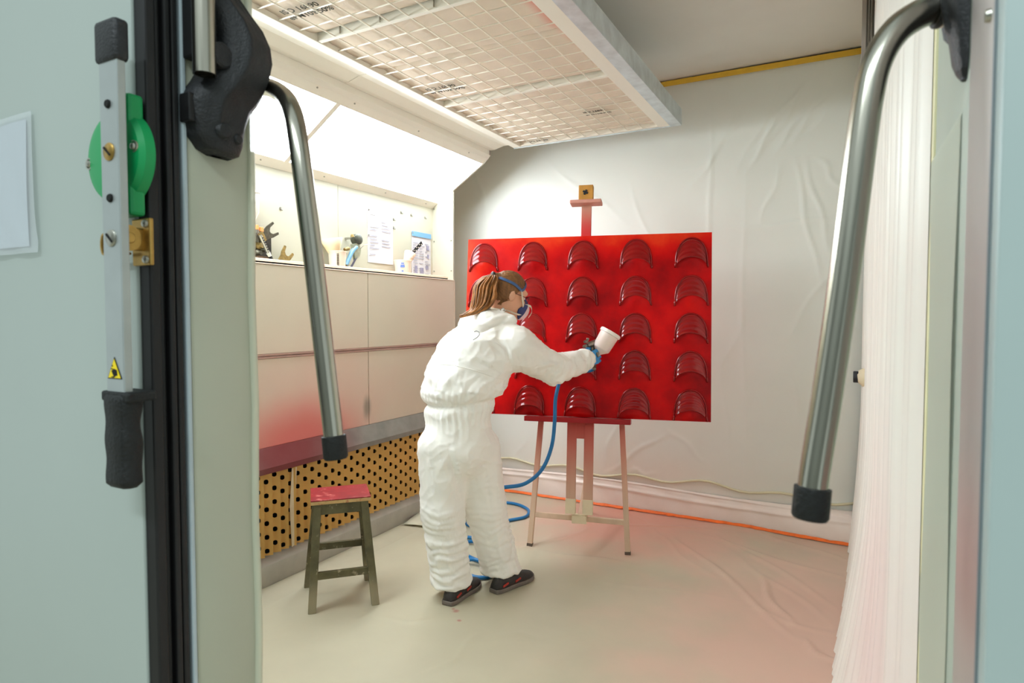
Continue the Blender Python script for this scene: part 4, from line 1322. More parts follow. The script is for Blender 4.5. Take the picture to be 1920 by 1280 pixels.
# wall spray gun with blue handle
sg = thing('hung_spray_gun', 'small spray gun with blue handle hanging above the shelf', 'spray gun', sh(660, 500))
g = lambda px, py, x=-2.665: sh(px, py, x)
bm = BM(); tube(bm, smooth_path([g(668, 463), g(660, 472), g(651, 492), g(648, 497)], 5), [0.012] * 15 + [0.013], 12, True, (1.2, 1)); part('handle', bm, mat('gun_blue', rgb(116, 164, 196), 0.35, var=0.2, vscale=30), sg, smooth=True)
bm = BM(); lathe(bm, g(664, 450, -2.70), (1, -0.1, 0.1), [(0.03, 0), (0.034, 0.01), (0.034, 0.04), (0.024, 0.048), (0, 0.05)], 18); part('air_cap', bm, mat('gun_dark', rgb(84, 86, 76), 0.4, 0.4, var=0.4, vscale=40), sg, auto=40)
bm = BM(); yz([g(660, 458), g(672, 455), g(676, 470), g(674, 480), g(666, 488), g(664, 476)], -2.68, 0.02, bm); part('body', bm, mat('gun_body', rgb(166, 168, 146), 0.4, 0.4, var=0.2, vscale=40), sg)
bm = BM(); tube(bm, smooth_path([g(668, 482), g(662, 494), g(657, 503)], 4), 0.006, 8); part('trigger', bm, mat('gun_trigger', rgb(76, 74, 92), 0.4), sg, smooth=True)
bm = BM(); tube(bm, smooth_path([g(676, 466), g(684, 459), g(694, 458)], 4), 0.0025, 6); part('wire_hook', bm, M_screw, sg)
bm = BM(); cyl(bm, g(653, 466), g(646, 468), 0.012, 0.010, 12); part('knob', bm, M_olivesteel, sg); bm = BM(); cyl(bm, g(661, 444), g(660, 439), 0.013, 0.007, 12); part('knob', bm, M_olivesteel, sg)
bm = BM(); lathe(bm, g(650, 495), (g(646, 502) - g(650, 495)), [(0.013, 0), (0.015, 0.006), (0.010, 0.012), (0.010, 0.02), (0, 0.02)], 12); part('fitting', bm, M_olivesteel, sg, auto=40)
bm = BM(); box(bm, -2.737, -2.69, g(664, 450).y - 0.006, g(664, 450).y + 0.006, g(664, 446).z - 0.006, g(664, 446).z + 0.006, 0.001); part('wall_peg', bm, M_screw, sg)


def sheet_paper(name, label, y0, y1, z0, z1, cols, header=None):
    t = thing(name, label, 'paper sheet', (-2.733, (y0 + y1) / 2, z0))
    me = sheet(8, 10, lambda u, v: Vector((-2.7335 + 0.003 * math.sin(u * 3) * (1 - v), y0 + (y1 - y0) * u, z0 + (z1 - z0) * v)))
    part('paper', me, mat('paper_' + str(cols), rgb(204, 200, 202), 0.6, var=0.02), t, smooth=True)
    bm = BM(); bmb = BM(); n = 15
    for k in range(n):
        z = z1 - (z1 - z0) * (0.10 + 0.86 * k / n) - (0.05 if header else 0)
        if z < z0 + 0.01: continue
        for c in range(cols):
            ya = y0 + (y1 - y0) * (0.06 + 0.92 * c / cols); L_ = (y1 - y0) / cols * rnd.uniform(0.35, 0.82)
            if rnd.random() < 0.25: continue
            box(bm, -2.7295, -2.7285, ya, ya + L_, z - 0.0022, z + 0.0022)
    part('printed_lines', bm, mat('grey_print', rgb(158, 158, 170), 0.7), t)
    if header:
        box(bmb, -2.7295, -2.728, y0, y1, z1 - 0.036, z1 - 0.002); part('blue_header', bmb, mat('blue_header', rgb(112, 160, 196), 0.6), t)
        bmc = BM()
        for (fy, fz, w, h) in ((0.82, 0.66, 0.03, 0.035), (0.84, 0.46, 0.02, 0.03), (0.5, 0.12, 0.038, 0.04), (0.2, 0.13, 0.03, 0.055), (0.78, 0.2, 0.03, 0.03)):
            y = y0 + (y1 - y0) * fy; z = z0 + (z1 - z0) * fz; box(bmc, -2.7295, -2.7283, y - w / 2, y + w / 2, z - h / 2, z + h / 2)
        part('printed_pictures', bmc, mat('picture_print', rgb(150, 146, 168), 0.7, var=0.2, vscale=40), t)
    for (y, z) in ((y0 + 0.012, z1 - 0.012),) + (((y0 + 0.008, (z0 + z1) / 2),) if not header else ()):
        bm = BM(); lathe(bm, (-2.731, y, z), (1, 0, 0), [(0.006, 0), (0.005, 0.004), (0, 0.005)], 10); part('pin', bm, M_screw, t)
    return t


sheet_paper('notice_sheet', 'large white notice sheet with faint print pinned in the recess', 3.150, 3.405, 1.695, 2.045, 2)
sheet_paper('notice_sheet', 'smaller notice sheet with a blue header near the end of the recess', 3.612, 3.842, 1.640, 1.952, 3, True)
for i, (px, py) in enumerate(((752, 398), (771, 403), (797, 408), (738, 411), (738, 427), (526, 391))):
    p = onX(px, py, -2.735)
    where = ['first of the three upper hooks', 'middle of the three upper hooks', 'hook nearest the end cheek', 'upper hook beside the notice sheet', 'lower hook beside the notice sheet', 'lone hook above the tool plate'][i]
    h = thing('wall_hook', 'tiny grey wall hook, ' + where, 'hook', p, 'wall hooks in the recess')
    bm = BM(); lathe(bm, p, (1, 0, 0), [(0.010, 0), (0.009, 0.003), (0, 0.004)], 12); part('base', bm, M_screw, h)
    bm = BM(); tube(bm, smooth_path([p, p + Vector((0.009, 0, -0.002)), p + Vector((0.012, 0, -0.012)), p + Vector((0.016, 0, -0.005))], 4), 0.0022, 6); part('prong', bm, M_screw, h, smooth=True)
# ------------------------------------------------------------------ implicit-surface modeller for the figure
def surface_nets(vals, lo, h):
    nx, ny, nz = vals.shape
    ins = vals < 0
    cx, cy, cz = nx - 1, ny - 1, nz - 1
    cnt = np.zeros((cx, cy, cz), np.float32); acc = np.zeros((cx, cy, cz, 3), np.float32)
    corners = [(i, j, k) for i in (0, 1) for j in (0, 1) for k in (0, 1)]
    for c in corners:
        for ax in range(3):
            if c[ax] == 1: continue
            d = list(c); d[ax] = 1
            va = vals[c[0]:c[0] + cx, c[1]:c[1] + cy, c[2]:c[2] + cz]
            vb = vals[d[0]:d[0] + cx, d[1]:d[1] + cy, d[2]:d[2] + cz]
            m = (va < 0) != (vb < 0)
            idx = np.nonzero(m)
            a = va[idx]; b = vb[idx]
            t = a / (a - b)
            cnt[idx] += 1
            for q in range(3):
                acc[idx + (np.full(len(t), q),)] += (c[q] + t) if q == ax else c[q]
    act = cnt > 0
    ids = np.full((cx, cy, cz), -1, np.int64)
    loc = np.argwhere(act)
    ids[act] = np.arange(len(loc))
    pts = (loc + acc[act] / cnt[act][:, None]) * h + np.array(lo)
    faces = []
    for ax in range(3):
        sl0 = [slice(None)] * 3; sl1 = [slice(None)] * 3
        sl0[ax] = slice(0, -1); sl1[ax] = slice(1, None)
        e = ins[tuple(sl0)] != ins[tuple(sl1)]
        o1, o2 = [(1, 2), (2, 0), (0, 1)][ax]
        loc = np.argwhere(e)
        ok = (loc[:, o1] > 0) & (loc[:, o2] > 0) & (loc[:, o1] < vals.shape[o1] - 1) & (loc[:, o2] < vals.shape[o2] - 1)
        loc = loc[ok]
        d1 = np.zeros(3, int); d1[o1] = 1; d2 = np.zeros(3, int); d2[o2] = 1
        g = lambda L: ids[L[:, 0], L[:, 1], L[:, 2]]
        q = np.stack([g(loc - d1 - d2), g(loc - d2), g(loc), g(loc - d1)], -1)
        inside = ins[loc[:, 0], loc[:, 1], loc[:, 2]]
        q[~inside] = q[~inside][:, ::-1]
        faces.append(q)
    return pts, np.concatenate(faces)


class Sdf:
    def __init__(s, lo, hi, h):
        s.lo = np.array(lo, float); s.h = h
        n = np.ceil((np.array(hi) - s.lo) / h).astype(int) + 1
        ax = [(s.lo[i] + h * np.arange(n[i])).astype(np.float32) for i in range(3)]
        s.X, s.Y, s.Z = np.meshgrid(*ax, indexing='ij')
        s.v = np.full(s.X.shape, 1e3, np.float32)

    def cone(s, a, b, r0, r1, u=None, k_u=1.0, w=None, k_w=1.0):
        a = np.array(a, np.float32); b = np.array(b, np.float32); d = b - a
        px, py, pz = s.X - a[0], s.Y - a[1], s.Z - a[2]
        t = np.clip((px * d[0] + py * d[1] + pz * d[2]) / max(float(d @ d), 1e-9), 0, 1)
        px -= t * d[0]; py -= t * d[1]; pz -= t * d[2]
        q = px * px + py * py + pz * pz
        for (uu, kk) in ((u, k_u), (w, k_w)):
            if uu is not None:
                c = px * uu[0] + py * uu[1] + pz * uu[2]
                q += (1 / kk ** 2 - 1) * c * c
        return np.sqrt(np.maximum(q, 0)) - (r0 + (r1 - r0) * t)

    def ell(s, c, R, rad):
        """ellipsoid with axes rows of R, radii rad"""
        px, py, pz = s.X - c[0], s.Y - c[1], s.Z - c[2]
        q = 0
        for i in range(3):
            e = (px * R[i][0] + py * R[i][1] + pz * R[i][2]) / rad[i]; q = q + e * e
        return (np.sqrt(q) - 1) * min(rad)

    def add(s, d, k=0.03):
        h = np.clip(0.5 + 0.5 * (s.v - d) / k, 0, 1)
        s.v = s.v + (d - s.v) * h - k * h * (1 - h)

    def sub(s, d, k=0.01):
        s.v = -s._smin(-s.v, d, k)

    @staticmethod
    def _smin(a, b, k):
        h = np.clip(0.5 + 0.5 * (a - b) / k, 0, 1)
        return a + (b - a) * h - k * h * (1 - h)

    def mesh(s, name):
        p, f = surface_nets(s.v, s.lo, s.h)
        me = bpy.data.meshes.new(name); me.from_pydata(p.tolist(), [], f.tolist()); me.update()
        return me


def relax(me, it=2, lam=0.5):
    n = len(me.vertices)
    co = np.empty(n * 3, np.float32); me.vertices.foreach_get('co', co); co = co.reshape(-1, 3)
    ed = np.empty(len(me.edges) * 2, np.int32); me.edges.foreach_get('vertices', ed); ed = ed.reshape(-1, 2)
    deg = np.bincount(ed.ravel(), minlength=n).astype(np.float32)[:, None]
    for i in range(it * 2):
        s = np.zeros_like(co)
        for q in range(3):
            s[:, q] = np.bincount(ed[:, 0], co[ed[:, 1], q], n) + np.bincount(ed[:, 1], co[ed[:, 0], q], n)
        l = lam if i % 2 == 0 else -lam * 1.03
        co = co + l * (s / np.maximum(deg, 1) - co)
    me.vertices.foreach_set('co', co.ravel()); me.update()


# ------------------------------------------------------------------ the painter
M_suit = mat('coverall_nonwoven', rgb(246, 244, 238), 0.62, var=0.012, vscale=6, bump=0.5, bscale=6.5, spec=0.35, ridged=0.6)
M_skin = mat('skin', rgb(226, 172, 140), 0.5, var=0.05, vscale=18, sss=0.15)
M_hair = mat('brown_hair', rgb(128, 86, 48), 0.45, var=0.4, vscale=60, stretch=(1, 1, 0.25), bump=0.25, bscale=120)
M_hair2 = mat('golden_brown_hair', rgb(164, 108, 54), 0.42, var=0.35, vscale=40)
M_glove = mat('blue_glove', rgb(58, 150, 212), 0.45, var=0.06, vscale=20)
M_shoe = mat('shoe_black', rgb(52, 48, 46), 0.6, var=0.25, vscale=30, bump=0.2, bscale=90)
M_sole = mat('shoe_sole', rgb(112, 102, 94), 0.65, var=0.2, vscale=30)

pr = thing('person', 'painter in white hooded coverall and respirator, leaning forward and spraying the board', 'person', (-1.55, 2.62, 0))
T3 = lambda v: (v[0], v[1], v[2])
fa = math.radians(45)
PF = (FW0 * math.cos(fa) + RT * math.sin(fa)).normalized()       # where the body faces
PRT = (RT * math.cos(fa) - FW0 * math.sin(fa)).normalized()      # her right

J = dict(
    pel=cp(858, 782, 3.04), pelb=cp(860, 838, 3.03), waist=cp(857, 748, 3.04), bel=cp(866, 722, 3.05), ches=cp(888, 675, 3.09), upch=cp(925, 625, 3.18),
    shl=cp(892, 618, 3.30), shr=cp(968, 652, 3.06), elr=cp(1036, 692, 3.20), wrr=cp(1092, 676, 3.36), cufr=cp(1103, 674, 3.385),
    ell=cp(862, 700, 3.38), wrl=cp(878, 706, 3.45),
    hl=cp(832, 838, 3.00), kl=cp(830, 958, 3.00), al=cp(846, 1085, 3.03), bl=cp(852, 1128, 3.05),
    hr=cp(890, 838, 3.07), kr=cp(909, 948, 3.12), ar=cp(939, 1068, 3.17), br=cp(948, 1118, 3.18),
    neck=cp(940, 596, 3.20), hd=cp(952, 546, 3.21))
# head frame: turned to her right, pitched down
ha = math.radians(62); hp = math.radians(18)
h0 = FW0 * math.cos(ha) + RT * math.sin(ha)
HF = (h0 * math.cos(hp) - Z3 * math.sin(hp)).normalized()
HR = (RT * math.cos(ha) - FW0 * math.sin(ha)).normalized()
HU = HR.cross(HF).normalized()
HC = J['hd']


def hpnt(x, y, z):
    return HC + HR * x + HF * y + HU * z


# --- coverall
allp = [J[k] for k in J if k not in ('hd',)]
lo = [min(p[i] for p in allp) - 0.26 for i in range(3)]; hi = [max(p[i] for p in allp) + 0.26 for i in range(3)]
lo[2] = 0.03; hi[2] = J['neck'].z + 0.14
S = Sdf(lo, hi, 0.0072)
ru = T3(PRT)
S.add(S.cone(J['pel'], J['pelb'], 0.150, 0.150, ru, 1.10), 0.02)
S.add(S.cone(J['waist'], J['bel'], 0.150, 0.168, ru, 1.12), 0.03)
S.add(S.cone(J['bel'], J['ches'], 0.170, 0.176, ru, 1.10), 0.04)
S.add(S.cone(J['ches'], J['upch'], 0.172, 0.120, ru, 1.12), 0.05)
S.add(S.cone(J['shl'], J['shr'], 0.088, 0.088), 0.06)
S.add(S.cone(J['shr'], J['elr'], 0.090, 0.076), 0.05)
S.add(S.cone(J['elr'], J['wrr'], 0.076, 0.058), 0.03)
S.add(S.cone(J['wrr'], J['cufr'], 0.058, 0.046), 0.02)
S.add(S.cone(J['shl'], J['ell'], 0.085, 0.07), 0.04)
S.add(S.cone(J['ell'], J['wrl'], 0.068, 0.05), 0.03)
for a, b, c, d in (('hl', 'kl', 'al', 'bl'), ('hr', 'kr', 'ar', 'br')):
    leg = S.cone(J[a], J[b], 0.122, 0.100)
    leg = Sdf._smin(leg, S.cone(J[b], J[c], 0.100, 0.096), 0.03)
    leg = Sdf._smin(leg, S.cone(J[c], J[d], 0.096, 0.066), 0.02)
    S.add(leg, 0.022)
# collapsed hood behind the neck
hood = S.cone(cp(882, 603, 3.17), cp(915, 604, 3.075), 0.036, 0.050)
hood = Sdf._smin(hood, S.cone(cp(915, 604, 3.075), cp(956, 602, 3.09), 0.050, 0.030), 0.02)
hood = Sdf._smin(hood, S.cone(cp(900, 590, 3.14), cp(940, 590, 3.12), 0.036, 0.040), 0.02)
S.add(S.cone(J['upch'], J['neck'], 0.105, 0.066), 0.04)
S.add(hood, 0.007)
# hems cut flat; neck opening
for k, zc in (('bl', 0.062), ('br', 0.070)):
    c = J[k]
    m = np.maximum(np.hypot(S.X - c.x, S.Y - c.y) - 0.22, (S.Z - zc))
    S.v = np.maximum(S.v, -m)
nd = (J['hd'] - J['neck']).normalized()
cut = (S.X - J['neck'].x) * nd.x + (S.Y - J['neck'].y) * nd.y + (S.Z - J['neck'].z) * nd.z
cutm = np.maximum(0.012 - cut, np.hypot(np.hypot(S.X - J['neck'].x, S.Y - J['neck'].y), S.Z - J['neck'].z) - 0.115)
S.v = np.maximum(S.v, -cutm)
me = S.mesh('coverall'); relax(me, 3)
n = len(me.vertices)
zw = J['waist'].z
seg_axis = [(J['hl'], J['bl']), (J['hr'], J['br'])]
arm0, arm1, arm2 = J['shr'], J['elr'], J['cufr']
co = [v.co.copy() for v in me.vertices]; no = [v.normal.copy() for v in me.vertices]


def sstep(a, b, x):
    t = max(0, min(1, (x - a) / (b - a))); return t * t * (3 - 2 * t)


def ridged(p, s, seed):
    v = noise.noise(p * s + Vector((seed, seed * 1.7, -seed)))
    return 1 - abs(v) * 2.2


# folds of the cloth: (polyline as seen, height in mm, width in mm)
FOLD = [([(862, 616), (902, 621), (935, 606), (957, 590)], -10, 9), ([(866, 607), (900, 611), (940, 594)], 6, 12), ([(875, 596), (905, 600), (935, 588)], -5, 7),
        ([(870, 645), (857, 684)], 6, 9), ([(859, 621), (851, 645)], -5, 8), ([(918, 643), (943, 667)], -6, 9), ([(926, 640), (950, 662)], 5, 9), ([(949, 657), (960, 694)], -8, 8), ([(957, 655), (968, 690)], 6, 8),
        ([(966, 662), (978, 694)], -6, 8), ([(985, 655), (990, 690)], 5, 9), ([(940, 700), (905, 722), (882, 748)], 7, 8), ([(949, 708), (920, 728), (900, 752)], -8, 7), ([(950, 716), (930, 738), (914, 762)], 6, 7), ([(905, 700), (880, 725), (868, 748)], -5, 8),
        ([(790, 738), (815, 750), (845, 757)], -8, 8), ([(800, 692), (792, 724)], 6, 9), ([(827, 696), (820, 733)], -5, 9), ([(845, 690), (838, 735)], 5, 9), ([(812, 700), (806, 738)], -5, 8), ([(868, 690), (856, 740)], 4, 9), ([(838, 640), (822, 672)], 5, 10), ([(880, 660), (905, 672), (930, 690)], 5, 9), ([(884, 672), (915, 688), (940, 700)], -5, 8),
        ([(1008, 665), (1022, 684)], -6, 8), ([(1006, 690), (1030, 681), (1055, 684)], 9, 8), ([(1008, 698), (1032, 690), (1052, 694)], -7, 8), ([(1057, 664), (1062, 702)], -5, 7), ([(1050, 664), (1053, 704)], 5, 7), ([(1068, 664), (1073, 700)], 5, 7), ([(1077, 664), (1083, 697)], -6, 6), ([(1088, 662), (1093, 690)], 5, 6), ([(1030, 692), (1022, 713)], -5, 8), ([(1015, 690), (1004, 708)], 5, 8), ([(998, 668), (1012, 705)], -5, 8),
        ([(793, 835), (800, 880), (810, 925)], -7, 9), ([(801, 830), (812, 890)], 6, 9), ([(841, 845), (853, 890), (867, 940)], -9, 9), ([(850, 838), (866, 900)], 6, 8), ([(822, 842), (838, 900)], 5, 10), ([(860, 790), (858, 840)], -6, 10), ([(905, 800), (925, 850)], 6, 10), ([(915, 790), (934, 835)], -5, 8), ([(880, 860), (890, 930)], 5, 10), ([(905, 860), (920, 950)], -5, 10), ([(930, 880), (938, 960)], 5, 10), ([(800, 770), (795, 815)], -4, 8), ([(830, 770), (828, 810)], 4, 8), ([(885, 770), (892, 815)], -4, 8),
        ([(795, 985), (830, 992), (872, 978)], 6, 7), ([(796, 1000), (835, 1008), (874, 995)], -6, 6), ([(798, 1014), (840, 1022), (876, 1012)], 6, 6), ([(799, 1030), (838, 1036), (878, 1024)], -5, 6), ([(800, 1045), (845, 1052), (879, 1040)], 6, 7), ([(804, 1062), (845, 1070), (880, 1055)], -5, 6), ([(808, 1082), (850, 1084), (880, 1072)], 6, 6), ([(812, 1098), (850, 1100), (878, 1085)], -5, 6), ([(790, 955), (820, 968), (860, 955)], 5, 8), ([(790, 968), (825, 979), (866, 966)], -5, 7),
        ([(888, 990), (920, 1000), (952, 985)], 4, 8), ([(895, 1020), (930, 1030), (962, 1010)], -5, 7), ([(900, 1040), (935, 1045), (968, 1030)], 5, 7), ([(903, 1060), (940, 1062), (970, 1045)], -5, 6), ([(906, 1078), (935, 1078), (970, 1058)], 6, 6), ([(950, 970), (958, 1010), (970, 1050)], -5, 7)]
bvh0 = BVHTree.FromPolygons(co, [tuple(p.vertices) for p in me.polygons])
CO = np.array([tuple(c) for c in co], np.float32)
fold_d = np.zeros(n, np.float32)
for (pl, amp, wd) in FOLD:
    P = []
    for (a_, b_) in zip(pl[:-1], pl[1:]):
        for k in range(9):
            hit = bvh0.ray_cast(CAM, ray(a_[0] + (b_[0] - a_[0]) * k / 8, a_[1] + (b_[1] - a_[1]) * k / 8).normalized())
            if hit[0] is not None: P.append(tuple(hit[0]))
    if len(P) < 3: continue
    best = np.full(n, 9.0, np.float32); tt = np.zeros(n, np.float32)
    for k, q in enumerate(P):
        dd_ = np.sqrt(((CO - np.array(q, np.float32)) ** 2).sum(1)); m_ = dd_ < best
        best[m_] = dd_[m_]; tt[m_] = k / (len(P) - 1)
    fold_d += 0.001 * amp * np.exp(-(best / (0.001 * wd)) ** 2) * (0.35 + 0.65 * np.sin(PI * tt))


for i in range(n):
    p = co[i]; d = 0.0
    c = J['waist']
    ang = math.atan2(p.y - c.y, p.x - c.x)
    rad = math.hypot(p.x - c.x, p.y - c.y)
    inw = sstep(0.34, 0.26, rad)
    zz = p.z - zw - 0.03 * math.sin(ang * 1 + 0.6) * 0.5
    # elastic waist: tight line, blouson above, gathers below and above
    d += -0.020 * math.exp(-((zz + 0.012) / 0.016) ** 2) * inw
    d += 0.010 * math.exp(-((zz - 0.045) / 0.03) ** 2) * inw
    gat = math.exp(-((zz + 0.06) / 0.055) ** 2) + 0.7 * math.exp(-((zz - 0.03) / 0.035) ** 2)
    d += 0.0042 * math.sin(ang * 34 + 3 * noise.noise(p * 7)) * gat * inw
    # concertina folds low on the legs
    if p.z < 0.62:
        w = sstep(0.56, 0.25, p.z) * max(0, 0.75 + 1.3 * noise.noise(p * 4.0 + Vector((9, 2, 1))))
        d += 0.0034 * w * math.sin(2 * PI * (p.z + 0.075 * noise.noise(p * 4.5) + 0.03 * noise.noise(p * 13)) / 0.040)
    # long drag folds on thighs
    if 0.45 < p.z < zw - 0.08:
        w = sstep(zw - 0.05, zw - 0.2, p.z) * sstep(0.40, 0.55, p.z)
        q = Vector((p.x * 9 + p.z * 3.2, p.y * 9 - p.z * 2.0, p.z * 2.2))
        d += 0.0075 * w * noise.noise(q)
    if p.z > zw + 0.05:
        q = Vector((p.x * 5.0 - p.z * 4, p.y * 5 + p.z * 3, p.z * 5 + p.x * 4))
        d += 0.011 * (ridged(q, 1.0, 3.1) - 0.45)
        d += 0.004 * (ridged(p, 12, 1.2) - 0.45)
    # sleeve: folds across the arm
    ax = arm2 - arm0; t = (p - arm0).dot(ax) / ax.length_squared
    if 0.15 < t < 1.1:
        w = sstep(0.15, 0.35, t)
        L_ = (p - arm0).dot(ax.normalized())
        d += 0.0042 * w * max(0, 0.7 + 1.5 * noise.noise(p * 5)) * math.sin(2 * PI * (L_ + 0.07 * noise.noise(p * 6) + 0.02 * noise.noise(p * 17)) / 0.058 + 14 * p.z)
    q5 = p + Vector((noise.noise(p * 3), noise.noise(p * 3 + Vector((5, 1, 2))), noise.noise(p * 3 + Vector((1, 8, 4))))) * 0.12
    d += 0.0050 * max(0, 1 - abs(noise.noise(q5 * 7)) * 3.2) ** 2 + 0.0030 * max(0, 1 - abs(noise.noise(q5 * 15 + Vector((3, 3, 3)))) * 3.0) ** 2 - 0.002
    d += float(fold_d[i])
    me.vertices[i].co = p + no[i] * d
me.update()
suit = part('coverall', me, M_suit, pr, smooth=True, label='loose white hooded coverall gathered at the waist')
bvh_suit = BVHTree.FromPolygons([v.co + Vector(pr.location) for v in me.vertices], [tuple(p.vertices) for p in me.polygons])


def on_suit(px, py, off=0.001):
    hit = bvh_suit.ray_cast(CAM, ray(px, py).normalized())
    if hit[0] is None: return None
    return hit[0] + hit[1] * off


def stroke(nm, pts, r, m, off):
    P = []
    for a, b in zip(pts[:-1], pts[1:]):
        for k in range(8):
            q = on_suit(a[0] + (b[0] - a[0]) * k / 8, a[1] + (b[1] - a[1]) * k / 8, off)
            if q is not None: P.append(q)
    if len(P) > 2:
        bm = BM(); tube(bm, P, r, 6, True); part(nm, bm, m, suit, smooth=True)


stroke('back_seam', [(812, 682), (850, 684), (890, 694), (930, 708), (948, 712)], 0.0020, M_suit, 0.0002)
stroke('hand_drawn_mark', [(889, 622), (893, 620), (898, 622), (899, 627), (895, 632), (886, 638)], 0.0012, mat('pen_mark', rgb(96, 96, 100), 0.7), 0.0006)

# --- body under it, one continuous surface with head and neck
inn = [('pel', 'pelb', .10, .10), ('waist', 'bel', .10, .11), ('bel', 'ches', .11, .115), ('ches', 'upch', .115, .075), ('shl', 'shr', .05, .05), ('shr', 'elr', .045, .042), ('elr', 'wrr', .042, .03),
       ('shl', 'ell', .045, .04), ('ell', 'wrl', .038, .03), ('hl', 'kl', .075, .055), ('kl', 'al', .055, .042), ('al', 'bl', .042, .036), ('hr', 'kr', .075, .055), ('kr', 'ar', .055, .042), ('ar', 'br', .042, .036), ('upch', 'neck', .07, .058)]
HRm = [T3(HR), T3(HF), T3(HU)]
hlo = [HC[i] - 0.20 for i in range(3)]; hhi = [HC[i] + 0.17 for i in range(3)]
hlo[2] = J['neck'].z - 0.06


def head_field(S, grow=0.0):
    v = S.ell(T3(HC), HRm, (0.074 + grow, 0.092 + grow, 0.098 + grow))
    sm = Sdf._smin
    v = sm(v, S.ell(T3(hpnt(0, 0.035, -0.075)), HRm, (0.056, 0.062, 0.062)), 0.035)
    v = sm(v, S.ell(T3(hpnt(0, 0.072, -0.108)), HRm, (0.028, 0.024, 0.022)), 0.03)
    v = sm(v, S.cone(hpnt(0, 0.092, -0.012), hpnt(0, 0.113, -0.052), 0.008, 0.013), 0.014)
    v = sm(v, S.ell(T3(hpnt(0, 0.085, 0.012)), HRm, (0.052, 0.014, 0.014)), 0.02)
    for s in (-1, 1):
        v = sm(v, S.ell(T3(hpnt(s * 0.040, 0.068, -0.045)), HRm, (0.022, 0.022, 0.020)), 0.025)
        e = S.ell(T3(hpnt(s * 0.032, 0.094, -0.014)), HRm, (0.014, 0.010, 0.010)); v = -sm(-v, e, 0.012)
        ear = S.ell(T3(hpnt(s * 0.077, -0.006, -0.028)), HRm, (0.010, 0.017, 0.030)); v = sm(v, ear, 0.006)
        dent = S.ell(T3(hpnt(s * 0.088, -0.003, -0.026)), HRm, (0.006, 0.009, 0.016)); v = -sm(-v, dent, 0.005)
    v = sm(v, S.cone(hpnt(0, -0.020, -0.075), J['neck'] + Vector((0, 0, -0.03)), 0.054, 0.060), 0.02)
    return v


# head at fine resolution, joined with the coarse trunk into one surface at 6 mm
S = Sdf(lo, [hi[0], hi[1], HC.z + 0.13], 0.0060)
S.v = head_field(S)
for a, b, r0, r1 in inn:
    S.add(S.cone(J[a], J[b], r0, r1), 0.02)
me = S.mesh('body'); relax(me, 2)
body = part('body', me, M_skin, pr, smooth=True)
# eyes
for s in (-1, 1):
    bm = BM(); bmesh.ops.create_uvsphere(bm, u_segments=16, v_segments=10, radius=0.0115); bm.transform(Matrix.Translation(hpnt(s * 0.032, 0.080, -0.014)))
    part('eye', bm, mat('eye_white', rgb(236, 232, 226), 0.2), pr, smooth=True)
    bm = BM(); lathe(bm, hpnt(s * 0.032, 0.0905, -0.015), HF, [(0.0055, 0), (0.005, 0.0012), (0, 0.0016)], 14)
    part('iris', bm, mat('iris', rgb(70, 52, 36), 0.2), pr)
    bm = BM(); tube(bm, [hpnt(s * 0.018, 0.094, 0.008), hpnt(s * 0.032, 0.095, 0.012), hpnt(s * 0.046, 0.086, 0.008)], [0.002, 0.003, 0.0015], 6); part('eyebrow', bm, M_hair, pr)
# hair cap
S = Sdf(hlo, hhi, 0.0040)
v = S.ell(T3(HC), HRm, (0.082, 0.101, 0.107))
lx_ = (S.X - HC.x) * HR.x + (S.Y - HC.y) * HR.y + (S.Z - HC.z) * HR.z
ly_ = (S.X - HC.x) * HF.x + (S.Y - HC.y) * HF.y + (S.Z - HC.z) * HF.z
lz_ = (S.X - HC.x) * HU.x + (S.Y - HC.y) * HU.y + (S.Z - HC.z) * HU.z
# hairline: crown to nape, in front it recedes above brow and ears
keep = np.maximum(ly_ * 0.80 - lz_ * 0.60 - 0.018, -(lz_ + 0.088 + 0.55 * np.minimum(ly_ + 0.05, 0.2)))
v = np.maximum(v, keep)
# pulled-back strands as grooves running to the tie
v = v + 0.0016 * np.sin(np.arctan2(lz_ - 0.03, lx_ * np.sign(lx_)) * 46 + 6 * ly_ / 0.1) * (ly_ < 0.07)
bun = S.ell(T3(hpnt(0, -0.092, 0.040)), HRm, (0.026, 0.024, 0.026))
v = Sdf._smin(v, bun, 0.02)
S.v = v
me = S.mesh('hair'); relax(me, 1)
hair = part('hair', me, M_hair, pr, smooth=True, label='brown hair pulled back')
